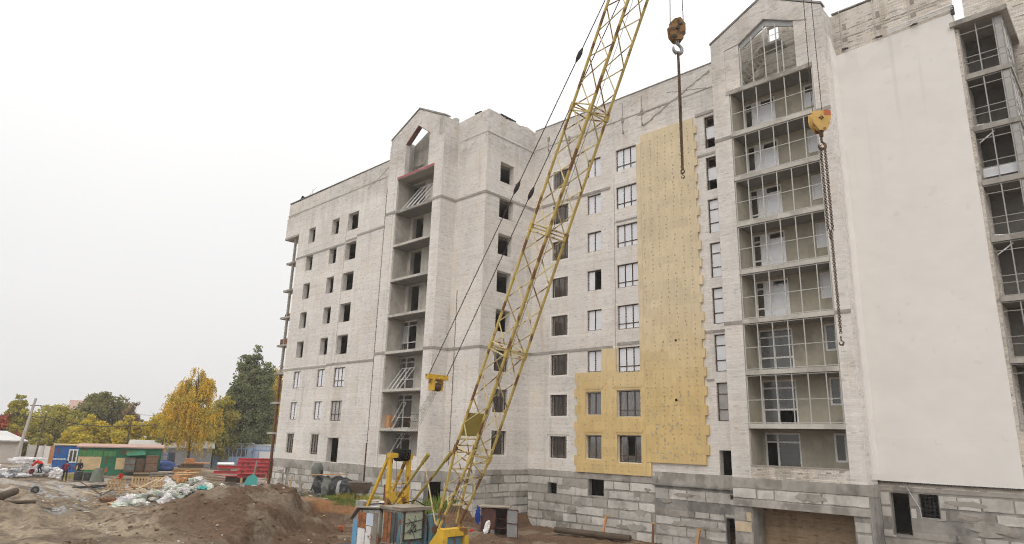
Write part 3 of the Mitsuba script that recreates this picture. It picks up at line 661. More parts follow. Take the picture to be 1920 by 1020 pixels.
# plinths, foundation walls and their blocks ---------------------------
def plinth(M, u0, u1, z0, z1, out=.04, mat='mat_concrete'): m = MB(M); m.box(u0, u1, -out, .4, z0, z1); part('plinth', m, mat)
PA, PB, PC, P1, P2 = planeY(YA), planeY(YB), planeX(XC), planeY(Y1), planeY(Y2)
plinth(PA, -64.1, -46, 1.8, 2.54); plinth(PA, -38.68, -35.2, 1.8, 2.54)
plinth(P1, -46, -38.68, 1.8, 2.54); m = MB(planeX(-38.68)); m.box(Y1 + .4, YA, -.04, .3, 1.8, 2.54); part('plinth', m, 'mat_concrete')
plinth(PC, YA, YB, 2.42, 2.78, .06); plinth(PB, -35.1, -24.1, 2.42, 2.84, .05)
plinth(PB, -24.1, -17.9, 2.45, 3.17, .05)
plinth(P2, -17.95, -10.92, 2.68, 3.2, .03); plinth(PB, -10.92, 2, 2.93, 3.12, .03)
m = MB(PB); m.box(-24.1, -17.95, -.16, -.055, 2.36, 2.44); part('ledge', m, 'mat_concrete_dark')
m = MB(PB); m.box(-24.3, -23.9, -.1, -.052, 2.35, 2.9); part('mortar_smear', m, 'mat_concrete_dark')
m = MB(); m.box(-11.3, -10.9, Y2 + .402, YB, 2.6, 3.2); part('plinth', m, 'mat_concrete')
m = MB(); m.box(-11.4, -10.93, Y2 + .402, YB - .002, -1.6, 2.59); part('foundation_return', m, 'mat_concrete_dark')

def rough(a, z0, b, z1, r):
    n = max(2, int((b - a) / .28)); t = [a + (b - a) * k / n for k in range(n + 1)]; e = lambda s: r.uniform(-s, s)
    return Polygon([(x, z0 + e(.018)) for x in t] + [(b + e(.015), z0 * .5 + z1 * .5)] + [(x, z1 + e(.018)) for x in t[::-1]] + [(a + e(.015), z0 * .5 + z1 * .5)]).buffer(0)
def smears(M, u0, u1, z0, z1, n, seed, out):
    r = random.Random(seed)
    for k in range(n):
        u, z = r.uniform(u0 + .3, u1 - .3), r.uniform(z0 + .15, z1 - .15); a, b = r.uniform(.25, .9), r.uniform(.12, .32)
        P = Polygon([(u + a * math.cos(t) * r.uniform(.6, 1.1), z + b * math.sin(t) * r.uniform(.5, 1.1)) for t in np.linspace(0, 6.283, 15)[:-1]]).buffer(0).intersection(sbox(u0, z0, u1, z1))
        m = MB(M); m.prism(P, -out - r.uniform(.003, .014), -.004); part('mortar_smear', m, r.choice(('mat_concrete', 'mat_concrete', 'mat_drab_grey')))
def foundation(M, u0, u1, rows, holes, seed, zlow, ztop, dark=.25, name='foundation_wall', mats=('mat_block_0', 'mat_block_1', 'mat_block_2', 'mat_block_3'), thick=.4):
    base = numbered(BLD + '__' + name)
    P = sbox(u0, zlow, u1, ztop)
    for h in holes: P = P.difference(sbox(h[0], h[1], h[2], h[3]))
    m = MB(M); m.prism(P, 0, thick); scene[base] = ply(m.mesh(), 'mat_concrete_dark')
    r = random.Random(seed)
    hp = shapely.union_all([sbox(h[0] - .05, h[1] - .05, h[2] + .05, h[3] + .05) for h in holes]) if holes else None
    for z0, z1 in rows:
        u = u0 - r.uniform(0, 1.0)
        while u < u1:
            L = r.choice((2.38, 2.38, 1.78, 1.18, 1.18, .88)); a, b = max(u, u0 + .02), min(u + L, u1 - .02); u += L + r.choice((.06, .09, .16))
            if b - a < .15: continue
            g = r.uniform(0, .02); Q = rough(a, z0 + .04 + r.uniform(0, .04), b, z1 - .03 - r.uniform(0, .04), r)
            if hp is not None: Q = Q.difference(hp)
            for q in getattr(Q, 'geoms', [Q]):
                if q.is_empty or q.area < .04: continue
                mt = 'mat_concrete' if r.random() < dark else r.choice(mats)
                mm = MB(M); mm.prism(q, -.045 + g, -.002); obj('concrete_block', mm, mt, base)
    return base
rows6 = [(1.8, 2.4), (1.2, 1.8), (.6, 1.2), (0, .6), (-.6, 0), (-1.2, -.6)]
foundation(PA, -64.1, -46, [(1.2, 1.8), (.6, 1.2), (0, .6)], [(-61.55, 1.1, -60.75, 1.72)], 3, -1, 1.8, .1)
foundation(P1, -46, -38.68, [(1.2, 1.8), (.6, 1.2), (0, .6)], [], 4, -1.5, 1.8, .12)
foundation(PA, -38.68, XC, [(1.2, 1.8), (.6, 1.2), (0, .6), (-.6, 0)], [], 5, -1.5, 1.8, .3)
foundation(PC, YA, YB, rows6[:1] + [(1.2, 1.8), (.85, 1.2)] + [(.25, .85), (-.35, .25)], [], 6, -1.6, 2.42, .2)
foundation(PB, -35.1, -24.1, rows6, [(-33.16, 1.19, -32.33, 1.93), (-29.46, 1.32, -28.16, 2.40)], 7, -1.6, 2.42, .2)
foundation(PB, -24.1, -17.95, [(1.5, 2.2), (.55, 1.0), (0, .55), (-.6, 0), (-1.2, -.6)], [(-19.35, -1.6, -18.3, .78), (-19.0, 1.85, -18.2, 2.06)], 8, -1.6, 2.45, .2)
foundation(P2, -17.95, -10.92, [(2.07, 2.66)], [(-16.9, -1.6, -11.7, 1.7)], 9, -1.6, 2.68, .0)
foundation(P2, -17.93, -16.95, [(.9, 1.45), (.3, .9), (-.3, .3), (-.9, -.3)], [], 10, -1.5, 1.6, .2, mats=('mat_block_warm', 'mat_block_1'), name='garage_pier', thick=-.01)
foundation(P2, -11.68, -10.94, [(.9, 1.45), (.3, .9), (-.3, .3), (-.9, -.3)], [], 11, -1.5, 1.6, .5, mats=('mat_block_1', 'mat_block_2'), name='garage_pier', thick=-.01)
foundation(PB, -10.92, 2, [(2.2, 2.85), (1.65, 2.18), (.7, 1.1), (.2, .7), (-.4, .2)], [(-10.45, .86, -9.64, 2.83), (-9.2, 1.75, -8.38, 2.85)], 12, -1.6, 2.93, .35)
m = MB(P2); m.box(-17.95, -10.92, -.09, -.002, 1.7, 2.05); part('garage_lintel', m, 'mat_concrete')
m = MB(); m.box(-16.9, -11.7, Y2 + 1.5, Y2 + 1.8, -1.6, 2.0); part('garage_back_wall', m, 'mat_tan_brick')
m = MB(); m.box(-17.2, -16.9, Y2 + .4, Y2 + 1.5, -1.6, 2.0).box(-11.7, -11.4, Y2 + .4, Y2 + 1.5, -1.6, 2.0).box(-16.9, -11.7, Y2 + .4, Y2 + 1.5, 1.72, 2.0); part('garage_side_wall', m, 'mat_concrete')
m = MB(); m.box(-35, 2, YB + 2.5, YB + 2.8, -1.6, 3.05).box(-35.6, 2, YB + .4, YB + 2.5, 2.7, 2.83).box(-64, -35.7, 38, 38.2, -1, 2.4); m.box(1.7, 2.0, YB + .4, YB + 2.5, -1.6, 2.7).box(-10.6, 1.7, YB + .4, YB + 2.5, .6, .84); part('cellar_wall', m, 'mat_unlit_cellar')  # end wall added to keep light out; near-black colour stands for unlit walls
m = MB()
for i in range(5):
    x = -9.15 + i * .18; m.tube((x, YB + .12, 1.75), (x, YB + .12, 2.85), .014, n=4)
for i in range(5):
    z = 1.9 + i * .2; m.tube((-9.2, YB + .13, z), (-8.38, YB + .13, z), .014, n=4)
part('window_grating', m, 'mat_dark_steel')
m = MB(); m.path([(-9.75, YB - .06, 3.3), (-9.45, YB - .1, 2.7), (-9.2, YB - .05, 2.2), (-9.15, YB - .06, 1.7)], .018, 5); part('cable', m, 'mat_bag_grey')

smears(PB, -32.2, -29.6, -1.0, 2.3, 4, 1, .047); smears(PB, -28.1, -24.2, -1.1, 2.3, 6, 2, .047); smears(PB, -24.0, -19.5, -1.1, 2.2, 8, 3, .047); smears(PC, YA + .1, YB - .1, -1, 2.3, 6, 4, .047); smears(P2, -17.8, -11, 2.1, 2.6, 2, 5, .047); smears(PB, -8.2, -3, .2, 2.8, 12, 6, .047); smears(PA, -63, -50, .1, 1.7, 8, 7, .047)
# ---------------------------------------------------------------- lattice boom crane in the pit
YC = 18.33
CR = thing('crane', 'old lattice boom crane with faded yellow boom and patched blue grey cab', 'crane')
def cpart(name, mesh, mat, smooth=False): return obj(name, mesh, mat, CR, smooth)
FOOT = np.array([-20.83, YC, 1.53]); BD = np.array([.41, 0, .912]); BD /= np.linalg.norm(BD); BN = np.array([BD[2], 0, -BD[0]]); BW = np.array([0, 1.0, 0])
LB = 26.2
def bw(t): return np.interp(t, [0, 2.0, LB - 2.5, LB], [.50, .52, .50, .28])         # half width
def bd(t): return np.interp(t, [0, 3.0, LB - 3.5, LB], [.08, .47, .47, .14])         # half depth
def node(t, i, j): return FOOT + BD * t + BW * (bw(t) * i) + BN * (bd(t) * j)
for i in (-1, 1):
    for j in (-1, 1):
        m = MB(); ts = [0, 2.0, 3.0, LB - 3.5, LB - 2.5, LB]; m.path([node(t, i, j) for t in ts], .056, 7); cpart('boom_chord', m, 'mat_boom_yellow', 40)
joints = [3.0, 7.3, 12.1, 16.9, 21.8]
# lacing: zigzag bars on all four faces
def zig(t0, t1, n, face, ph):
    for k in range(n):
        a, b = t0 + (t1 - t0) * k / n, t0 + (t1 - t0) * (k + 1) / n
        s = 1 if (k + ph) % 2 else -1
        fs, fi = face
        p, q = (node(a, s, fi), node(b, -s, fi)) if fs == 'w' else (node(a, fi, s), node(b, fi, -s))
        m = MB(); m.tube(p, q, .026 if fs == 'w' else .024, n=5); cpart('lacing_bar', m, 'mat_lacing_yellow')
secs = [.9] + joints + [LB - 2.5]
for a, b in zip(secs[:-1], secs[1:]):
    n = max(3, int(round((b - a) / 1.0)))
    for ph, fc in ((0, ('w', -1)), (1, ('w', 1)), (1, ('d', -1)), (0, ('d', 1))): zig(a, b, n, fc, ph)
for t in joints:
    for dt in (-.14, .14):
        for (i, j, k, l) in ((-1, -1, 1, -1), (-1, 1, 1, 1), (-1, -1, -1, 1), (1, -1, 1, 1)):
            m = MB(); m.tube(node(t + dt, i, j), node(t + dt, k, l), .03, n=5); cpart('joint_bar', m, 'mat_lacing_yellow')
    m = MB()
    for i in (-1, 1):
        for j in (-1, 1): m.bar(node(t - .16, i, j), node(t + .16, i, j), .13)
    m.tube(node(t, -1, -1), node(t, 1, 1), .025, n=5)
    cpart('boom_joint', m, 'mat_boom_yellow')
for t in (1.0, 2.2, 3.4):
    m = MB(); m.bar(node(t, -1, -1), node(t, 1, -1), .06).bar(node(t, -1, 1), node(t, 1, 1), .06); cpart('joint_bar', m, 'mat_lacing_yellow')
# yellow sheet fixed in the boom, between two chords of its rear face
m = MB(); a, b = 3.55, 4.5
p0, p1, p2, p3 = node(a, -.9, -.95), node(a, .9, -.95), node(b, .9, -.95), node(b, -.9, -.95); o = BN * .012
m.add([p0 - o, p1 - o, p2 - o, p3 - o, p0 + o, p1 + o, p2 + o, p3 + o], _BF); cpart('sheet_plate', m, 'mat_plate_olive')
# head, jib and its mast, out of the picture but part of the machine
TIP = FOOT + BD * LB; JT = np.array([-5.72, YC, TIP[2] + 2.3])
m = MB(); m.tube(TIP - BW * .35, TIP + BW * .35, .32, n=14); cpart('head_sheave', m, 'mat_boom_yellow', 40)
m = MB()
for i in (-.35, .35):
    m.tube(TIP + BW * i, JT + BW * i * .5, .05).tube(TIP + BW * i + [.1, 0, 1.0], JT + BW * i * .5, .03)
for k in range(6):
    t = k / 6; a = TIP + (JT - TIP) * t; b = TIP + [.1, 0, 1.0] + (JT - TIP - [.1, 0, 1.0]) * (t + .08); m.tube(a - BW * .3 * (1 - t * .5), b - BW * .3 * (1 - t * .5), .02, n=4).tube(a + BW * .3 * (1 - t * .5), b + BW * .3 * (1 - t * .5), .02, n=4)
cpart('jib', m, 'mat_boom_yellow')
# gantry
for y, nm in ((YC - .5, 0), (YC + .5, 1)):
    m = MB(); m.box(-24.3, -24.1, y - .07, y + .07, 1.3, 4.05); cpart('gantry_leg', m, 'mat_crane_yellow')
    m = MB(); m.bar((-25.9, y, 1.4), (-24.3, y, 4.05), .11); cpart('gantry_brace', m, 'mat_crane_yellow')
m = MB(); m.box(-24.35, -24.05, YC - .62, YC - .2, 3.96, 4.16).box(-24.35, -24.05, YC + .45, YC + .6, 3.9, 4.16); cpart('gantry_head', m, 'mat_crane_yellow')
m = MB()
for k in range(4): m.tube((-24.2, YC - .2 + k * .16, 4.08), (-24.2, YC - .1 + k * .16, 4.08), .27, n=14)
m.box(-24.4, -24.0, YC - .22, YC + .44, 4.15, 4.3); cpart('gantry_sheave', m, 'mat_black', 40)
m = MB(); m.box(-24.33, -24.09, YC - .42, YC + .42, 1.6, 2.55); cpart('gantry_plate', m, 'mat_crane_yellow')
m = MB(); m.tube((-24.08, YC - .45, 2.9), (-24.08, YC + .45, 2.9), .03).tube((-24.06, YC - .4, 1.9), (-24.06, YC + .4, 2.5), .03).tube((-24.05, YC + .42, 2.0), (-24.05, YC - .3, 1.95), .03); cpart('gantry_cross_bar', m, 'mat_crane_yellow')
m = MB()
for y in (-.2, .15): m.tube((-24.2, YC + y, 4.1), (-23.9, YC + y, 1.7), .012, n=4)
cpart('luffing_rope', m, 'mat_rope')
for y, p in ((YC - .5, (-21.65, 4.2)), (YC + .5, (-21.35, 4.32))):
    m = MB(); a = np.array([-23.8, y, 2.1]); b = np.array([p[0], y, p[1]]); m.tube(a, b, .055).tube(b - (b - a) * .18, b, .085); cpart('backstop_rod', m, 'mat_plate_olive')
m = MB(); m.tube((-21.9, YC - .5, 3.9), (-21.0, YC - .5, 1.6), .028); cpart('stay_bar', m, 'mat_lacing_yellow')
# equaliser, pendants and the luffing reeving
EQ = np.array([-22.0, YC, 7.34])
m = MB(); m.bar(EQ - BW * .55, EQ + BW * .55, .22, .20); cpart('equaliser_beam', m, 'mat_crane_yellow')
m = MB(); m.prism(Polygon([(-.2, 0), (.2, 0), (.16, -.5), (-.16, -.5)]), -.3, -.22).prism(Polygon([(-.2, 0), (.2, 0), (.16, -.5), (-.16, -.5)]), .14, .22).box(-.2, .2, -.22, .14, -.06, 0)
cpart('equaliser_block', m.mesh(loc(EQ[0], EQ[1], EQ[2] - .08)), 'mat_crane_yellow')
m = MB(); m.tube(EQ + [0, -.2, -.42], EQ + [0, .13, -.42], .17, n=12); cpart('equaliser_sheave', m, 'mat_rusty_brown', 40)
for y in (-.5, .5):
    a, b = EQ + BW * y + [.05, 0, .05], TIP + BW * y * .6
    m = MB(); m.tube(a, b, .02, n=5); pl = cpart('pendant_rope', m, 'mat_rope')
    for t in (.40, .66) if y < 0 else (.40,):
        p = a + (b - a) * t; d = (b - a) / np.linalg.norm(b - a)
        m = MB(); m.path([p - d * .28, p - d * .1, p + d * .1, p + d * .28], [.03, .085, .085, .03], 7); obj('rope_clamp', m, 'mat_wire', pl)
m = MB()
for k in range(6):
    y = -.18 + k * .065; m.tube(EQ + [0, y, -.45], (-24.2, YC + y * 1.8, 4.15), .008, n=4)
cpart('luffing_rope', m, 'mat_rope')
m = MB(); m.tube(FOOT + BD * .5 + BN * .1, TIP + [.2, .1, 0], .012, n=4).tube(FOOT + BD * .5 + BN * .1 - BW * .15, TIP + [.2, -.1, 0], .012, n=4); cpart('hoist_rope', m, 'mat_rope')
# superstructure: cab, engine house, boom foot frame, crawlers
m = MB(); m.box(-27.6, -19.6, YC - 1.35, YC + 1.35, -.1, .12); cpart('turntable', m, 'mat_dark_steel')
m = MB(); m.box(-23.3, -22.05, YC - 1.33, YC - .2, .12, 2.02); cab = cpart('cab', m, 'mat_cab_grey')
m = MB(); m.box(-23.45, -21.95, YC - 1.42, YC + .1, 2.02, 2.12).box(-22.6, -21.95, YC - 1.43, YC - .2, 2.12, 2.15); obj('roof', m, 'mat_cab_roof', cab)
m = MB(); m.box(-23.2, -22.72, YC - 1.355, YC - 1.332, .75, 1.95); obj('panel', m, 'mat_cab_rust', cab)
m = MB(); m.box(-23.25, -22.7, YC - 1.357, YC - 1.332, .2, .72); obj('door', m, 'mat_cab_blue', cab)
m = MB(); m.box(-22.66, -22.3, YC - 1.356, YC - 1.332, .85, 1.9); obj('side_window', m, 'mat_window_dark', cab)
m = MB(); m.box(-22.28, -22.08, YC - 1.36, YC - 1.332, .2, 1.98); obj('door_post', m, 'mat_cab_blue', cab)
m = MB(); m.box(-22.046, -22.03, YC - 1.22, YC - .3, .95, 1.93); obj('windscreen', m, 'mat_cab_screen' , cab)
m = MB()
r = random.Random(3); c = (-22.0, YC - .8, 1.35)
for k in range(11):
    a = r.uniform(0, 6.28); s = r.uniform(.1, .3); c2 = (c[0], c[1] + r.uniform(-.22, .16), c[2] + r.uniform(-.25, .25)); q = (c[0], c2[1] + s * math.cos(a), c2[2] + s * math.sin(a)); p = (c[0], c2[1] - s * math.cos(a), c2[2] - s * math.sin(a)); m.tube(p, q, .012, n=4)  # random rods stand for lattice reflected in the windscreen
for z in (1.2, 1.55): m.tube((-22.0, YC - 1.2, z), (-22.0, YC - .32, z + .1), .014, n=4)
m.box(-22.03, -21.99, YC - 1.26, YC - 1.2, .9, 1.98).box(-22.03, -21.99, YC - .32, YC - .26, .9, 1.98).box(-22.03, -21.99, YC - 1.2, YC - .32, .9, .96)
obj('guard_and_reflection', m, 'mat_dark_steel', cab)
m = MB(); m.box(-22.045, -22.02, YC - 1.3, YC - .25, .15, .86); obj('front_panel', m, 'mat_cab_blue', cab)
m = MB(); m.box(-22.018, -22.0, YC - 1.0, YC - .55, .2, .62); obj('notice_panel', m, 'mat_cab_white', cab)
for x in (-22.9, -22.69, -22.45): m = MB(); m.box(x - .012, x + .012, YC - 1.368, YC - 1.33, .14, 2.0); obj('seam', m, 'mat_rusty_brown', cab)
m = MB(); m.box(-23.28, -22.07, YC - 1.372, YC - 1.33, .73, .77).box(-23.28, -22.07, YC - 1.372, YC - 1.33, 1.94, 2.0); obj('seam', m, 'mat_cab_roof', cab)
m = MB(); m.path([(-22.35, YC - 1.45, .5), (-22.3, YC - 1.5, 1.2), (-22.25, YC - 1.45, 1.75)], .018, 5); obj('grab_rail', m, 'mat_wire', cab)
m = MB(); m.path([(-22.0, YC - .1, 1.9), (-21.7, YC - .3, 1.4), (-21.8, YC - .2, .8), (-21.4, YC - .4, .3)], .03, 6).path([(-22.3, YC + .0, 2.15), (-23.0, YC + .05, 2.3), (-23.9, YC + .1, 2.1)], .022, 5).path([(-24.9, YC - .9, 2.02), (-24.2, YC - .5, 2.12), (-23.5, YC - .7, 2.1)], .02, 5); cpart('hose', m, 'mat_black')
m = MB(); m.box(-24.9, -24.5, YC + .3, YC + .6, 1.95, 2.15).tube((-26.2, YC + .8, 1.9), (-26.2, YC + .8, 2.7), .07); cpart('exhaust', m, 'mat_rust')
for k in range(4): m = MB(); m.mesh_in(blob(.16, .12, .06, 700 + k, 1), loc(-25.2 + k * .42, YC - .1 - .25 * (k % 2), 2.08)); cpart('roof_scrap', m, ('mat_rubble', 'mat_bag_white', 'mat_rust', 'mat_rubble')[k])
m = MB(); m.box(-22.1, -21.55, YC - .2, YC + .45, .12, 1.85); cpart('side_housing', m, 'mat_cab_blue')
m = MB(); m.box(-27.5, -23.9, YC + .15, YC + 1.3, .12, 1.95); cpart('engine_house', m, 'mat_cab_grey')
m = MB(); m.prism([(-25.35, .12), (-23.5, .12), (-23.5, 1.95), (-24.9, 1.82), (-25.35, 1.42)], YC - 1.35, YC + .12); eng = cpart('side_house', m, 'mat_cab_grey')
m = MB(); m.add(np.array([(-25.5, YC - 1.45, 1.40), (-25.0, YC - 1.45, 1.90), (-25.0, YC + .1, 1.9), (-25.5, YC + .1, 1.4), (-25.5, YC - 1.45, 1.44), (-25.0, YC - 1.45, 1.94), (-25.0, YC + .1, 1.94), (-25.5, YC + .1, 1.44)]), _BF)
m.add(np.array([(-25.0, YC - 1.45, 1.90), (-23.45, YC - 1.45, 2.0), (-23.45, YC + .1, 2.0), (-25.0, YC + .1, 1.9), (-25.0, YC - 1.45, 1.94), (-23.45, YC - 1.45, 2.05), (-23.45, YC + .1, 2.05), (-25.0, YC + .1, 1.94)]), _BF); obj('roof', m, 'mat_cab_roof', eng)
m = MB(); m.add(np.array([(-24.5, YC - 1.1, 1.96), (-24.1, YC - 1.1, 1.985), (-24.1, YC - .3, 1.985), (-24.5, YC - .3, 1.96), (-24.5, YC - 1.1, 1.99), (-24.1, YC - 1.1, 2.02), (-24.1, YC - .3, 2.02), (-24.5, YC - .3, 1.99)]), _BF); obj('roof_patch', m, 'mat_cab_white', eng)
for k, (a, b, z0, z1, mt) in enumerate(((-25.32, -25.0, .3, 1.42, 'mat_sky_blue'), (-24.98, -24.4, 1.15, 1.75, 'mat_cab_rust'), (-24.95, -24.45, .15, 1.12, 'mat_white_board'), (-24.38, -24.0, .15, 1.25, 'mat_white_board'), (-24.38, -23.9, 1.28, 1.75, 'mat_trailer_pale'), (-23.85, -23.6, .2, 1.8, 'mat_cab_roof'))):
    m = MB(); m.box(a, b, YC - 1.372, YC - 1.352, z0, z1); obj('panel', m, mt, eng)
m = MB()
m.prism(Polygon([(-21.9, .1), (-20.6, 1.5), (-20.4, 1.3), (-20.9, .1)]), YC - .62, YC - .48).prism(Polygon([(-21.9, .1), (-20.6, 1.5), (-20.4, 1.3), (-20.9, .1)]), YC + .48, YC + .62)
m.box(-20.75, -20.35, YC - .62, YC + .62, 1.18, 1.46)
for y in (-.55, .55): m.box(-20.7, -20.3, YC + y - .1, YC + y + .1, 0, 1.18)
cpart('boom_foot_frame', m, 'mat_crane_yellow')
m = MB(); m.box(-20.65, -20.45, YC - .42, YC + .42, 0, 1.15); cpart('boom_foot_panel', m, 'mat_cab_blue')
for y in (-1.5, 1.1):
    m = MB(); pts = []
    for k in range(32):
        a = k / 32 * 2 * math.pi; cx = 1.9 * (1 if math.cos(a) > 0 else -1); pts.append((-23.6 + cx + .45 * math.cos(a), -.65 + .45 * math.sin(a)))
    m.prism(Polygon(pts), YC + y, YC + y + .55); cpart('crawler_track', m, 'mat_dark_steel')
m = MB(); m.box(-25.5, -21.7, YC - 1.0, YC + 1.0, -.9, -.1); cpart('undercarriage', m, 'mat_dark_steel')

# hook blocks with their ropes, and the slings that hang from them
def hook_mesh(s):
    pts = [(0, 0, .55), (0, 0, .25)] + [(.16 * math.sin(a) , 0, .06 - .16 * math.cos(a) * 1.0) for a in np.radians(np.linspace(150, -110, 12))]
    pts = [(x * s, y, z * s) for x, y, z in pts]
    m = MB(); m.path(pts, np.array([.05, .055] + list(np.linspace(.045, .075, 6)) + list(np.linspace(.075, .03, 6))) * s, 8); return m
def ring(m, c, R, r, ax, n=10):
    a = np.linspace(0, 2 * math.pi, n + 1)
    P = [np.asarray(c) + (np.array([math.cos(t), 0, math.sin(t)]) if ax == 0 else np.array([0, math.cos(t), math.sin(t)])) * R for t in a]
    m.path(P, r, 5, False)
h1 = thing('hook_block', 'rusty brown hook block with grey hook hanging against the sky', 'hook block')
M1 = loc(-10.13, YC, 17.9, YAW)
m = MB(); P = Polygon([(-.26, .62), (-.30, 1.0), (-.12, 1.22), (.1, 1.3), (.27, 1.05), (.26, .66), (.1, .42), (-.1, .42)])
m.prism(P, -.16, -.12).prism(P, .12, .16).prism(P.buffer(-.06), -.1, .1); obj('housing', m.mesh(M1), 'mat_hook_rust', h1)
m = MB(); m.tube((0, -.2, .88), (0, .2, .88), .07, n=8).box(-.22, -.05, -.19, -.162, .5, .56).box(.02, .16, -.19, -.162, 1.0, 1.06); obj('sheave_pin', m.mesh(M1), 'mat_wire', h1)
m = hook_mesh(1.05); obj('hook', m.mesh(loc(-10.13, YC, 17.97, YAW + .3)), 'mat_steel', h1, 50)
for dx, dz in ((-.22, 0), (.24, 0)):
    p = M1 @ np.array([dx, 0, 1.15, 1]); m = MB(); m.tube(p[:3], TIP + [dx * .6, 0, -.1], .014, n=5); cpart('hoist_rope', m, 'mat_rope')
s1 = thing('wire_sling', 'long brown wire sling hanging from the rusty hook block', 'sling')
m = MB()
for k, o in enumerate((-.02, .02)): m.path([(-10.11 + o * .3, YC + o, 17.93), (-10.11 + o, YC + o, 16), (-10.11 + o, YC, 13.55)], .027, 6)
obj('strand', m, 'mat_chain', s1, 40)
m = MB(); ring(m, (-10.11, YC, 13.5), .065, .022, 0); obj('end_ring', m, 'mat_rusty_brown', s1); m = hook_mesh(.32); obj('end_hook', m.mesh(loc(-10.11, YC, 13.3, YAW)), 'mat_rusty_brown', s1)
h2 = thing('hook_block', 'yellow tapered hook block hanging in front of the glazed loggias', 'hook block')
M2 = loc(-5.75, YC, 13.0, YAW, .9)
m = MB(); P = Polygon([(-.28, 1.22), (-.30, 1.0), (-.27, .82), (-.10, .58), (.12, .58), (.24, .78), (.30, 1.05), (.30, 1.28)])
m.prism(P, -.15, -.11).prism(P, .11, .15).prism(P.buffer(-.05), -.1, .1); obj('housing', m.mesh(M2), 'mat_hook_yellow', h2)
m = MB(); m.box(.08, .29, -.162, -.152, 1.1, 1.26); obj('orange_mark', m.mesh(M2), 'mat_orange', h2)
m = MB(); m.box(-.1, .06, -.165, -.152, .985, 1.015).box(-.035, -.005, -.167, -.1655, .92, 1.08); m.tube((-.02, -.2, 1.0), (-.02, .2, 1.0), .045, n=6); obj('sheave_pin', m.mesh(M2), 'mat_hook_rust', h2)
m = MB(); m.tube((.01, 0, .62), (.01, 0, .42), .065, n=8); obj('swivel', m.mesh(M2), 'mat_hook_rust', h2)
m = hook_mesh(.62); obj('hook', m.mesh(loc(-5.75, YC, 13.06, YAW)), 'mat_rusty_brown', h2, 50)
for dx in (-.2, .1):
    p = M2 @ np.array([dx, 0, 1.2, 1]); m = MB(); m.tube(p[:3], JT + [dx * .4, 0, 0], .011, n=4); cpart('hoist_rope', m, 'mat_rope')
s2 = thing('chain_sling', 'rusty double chain sling hanging from the yellow hook block', 'sling')
for dx, za, zb in ((-.045, 13.02, 10.35), (.05, 13.0, 7.75)):
    m = MB(); z = za; k = 0
    while z > zb: ring(m, (-5.74 + dx * (1 if z > 10.6 else .2), YC + dx * .5, z), .036, .0125, k % 2, 8); z -= .052; k += 1
    obj('chain', m, 'mat_chain', s2)
m = MB(); ring(m, (-5.75, YC, 13.05), .085, .022, 0, 12); obj('end_ring', m, 'mat_hook_rust', s2)
m = hook_mesh(.36); obj('end_hook', m.mesh(loc(-5.73, YC, 7.5, YAW)), 'mat_rusty_brown', s2)
# ---------------------------------------------------------------- the ground
PIT = Polygon([(-31, 9.5), (-33.2, 15), (-36.2, 19.5), (-41, 23.0), (-48.8, 28.7), (-47.0, 30.2), (-38.6, 31.1), (-35.6, 32.3), (-35.6, 40), (12, 40), (12, 2), (-20, 2)])
shapely.prepare(PIT)
def ridge(x, y, pts, w0):
    """a heap along a polyline of (x, y, height): returns the height field"""
    out = np.zeros_like(x)
    for (ax, ay, ah, aw), (bx, by, bh, bw_) in zip(pts[:-1], pts[1:]):
        dx, dy = bx - ax, by - ay; L = dx * dx + dy * dy
        t = np.clip(((x - ax) * dx + (y - ay) * dy) / L, 0, 1)
        d = np.hypot(x - ax - t * dx, y - ay - t * dy); h = ah + t * (bh - ah); w = aw + t * (bw_ - aw)
        k = np.clip(1 - d / w, 0, 1); out = np.maximum(out, h * (k * k * (3 - 2 * k) * .55 + k * .45))
    return out
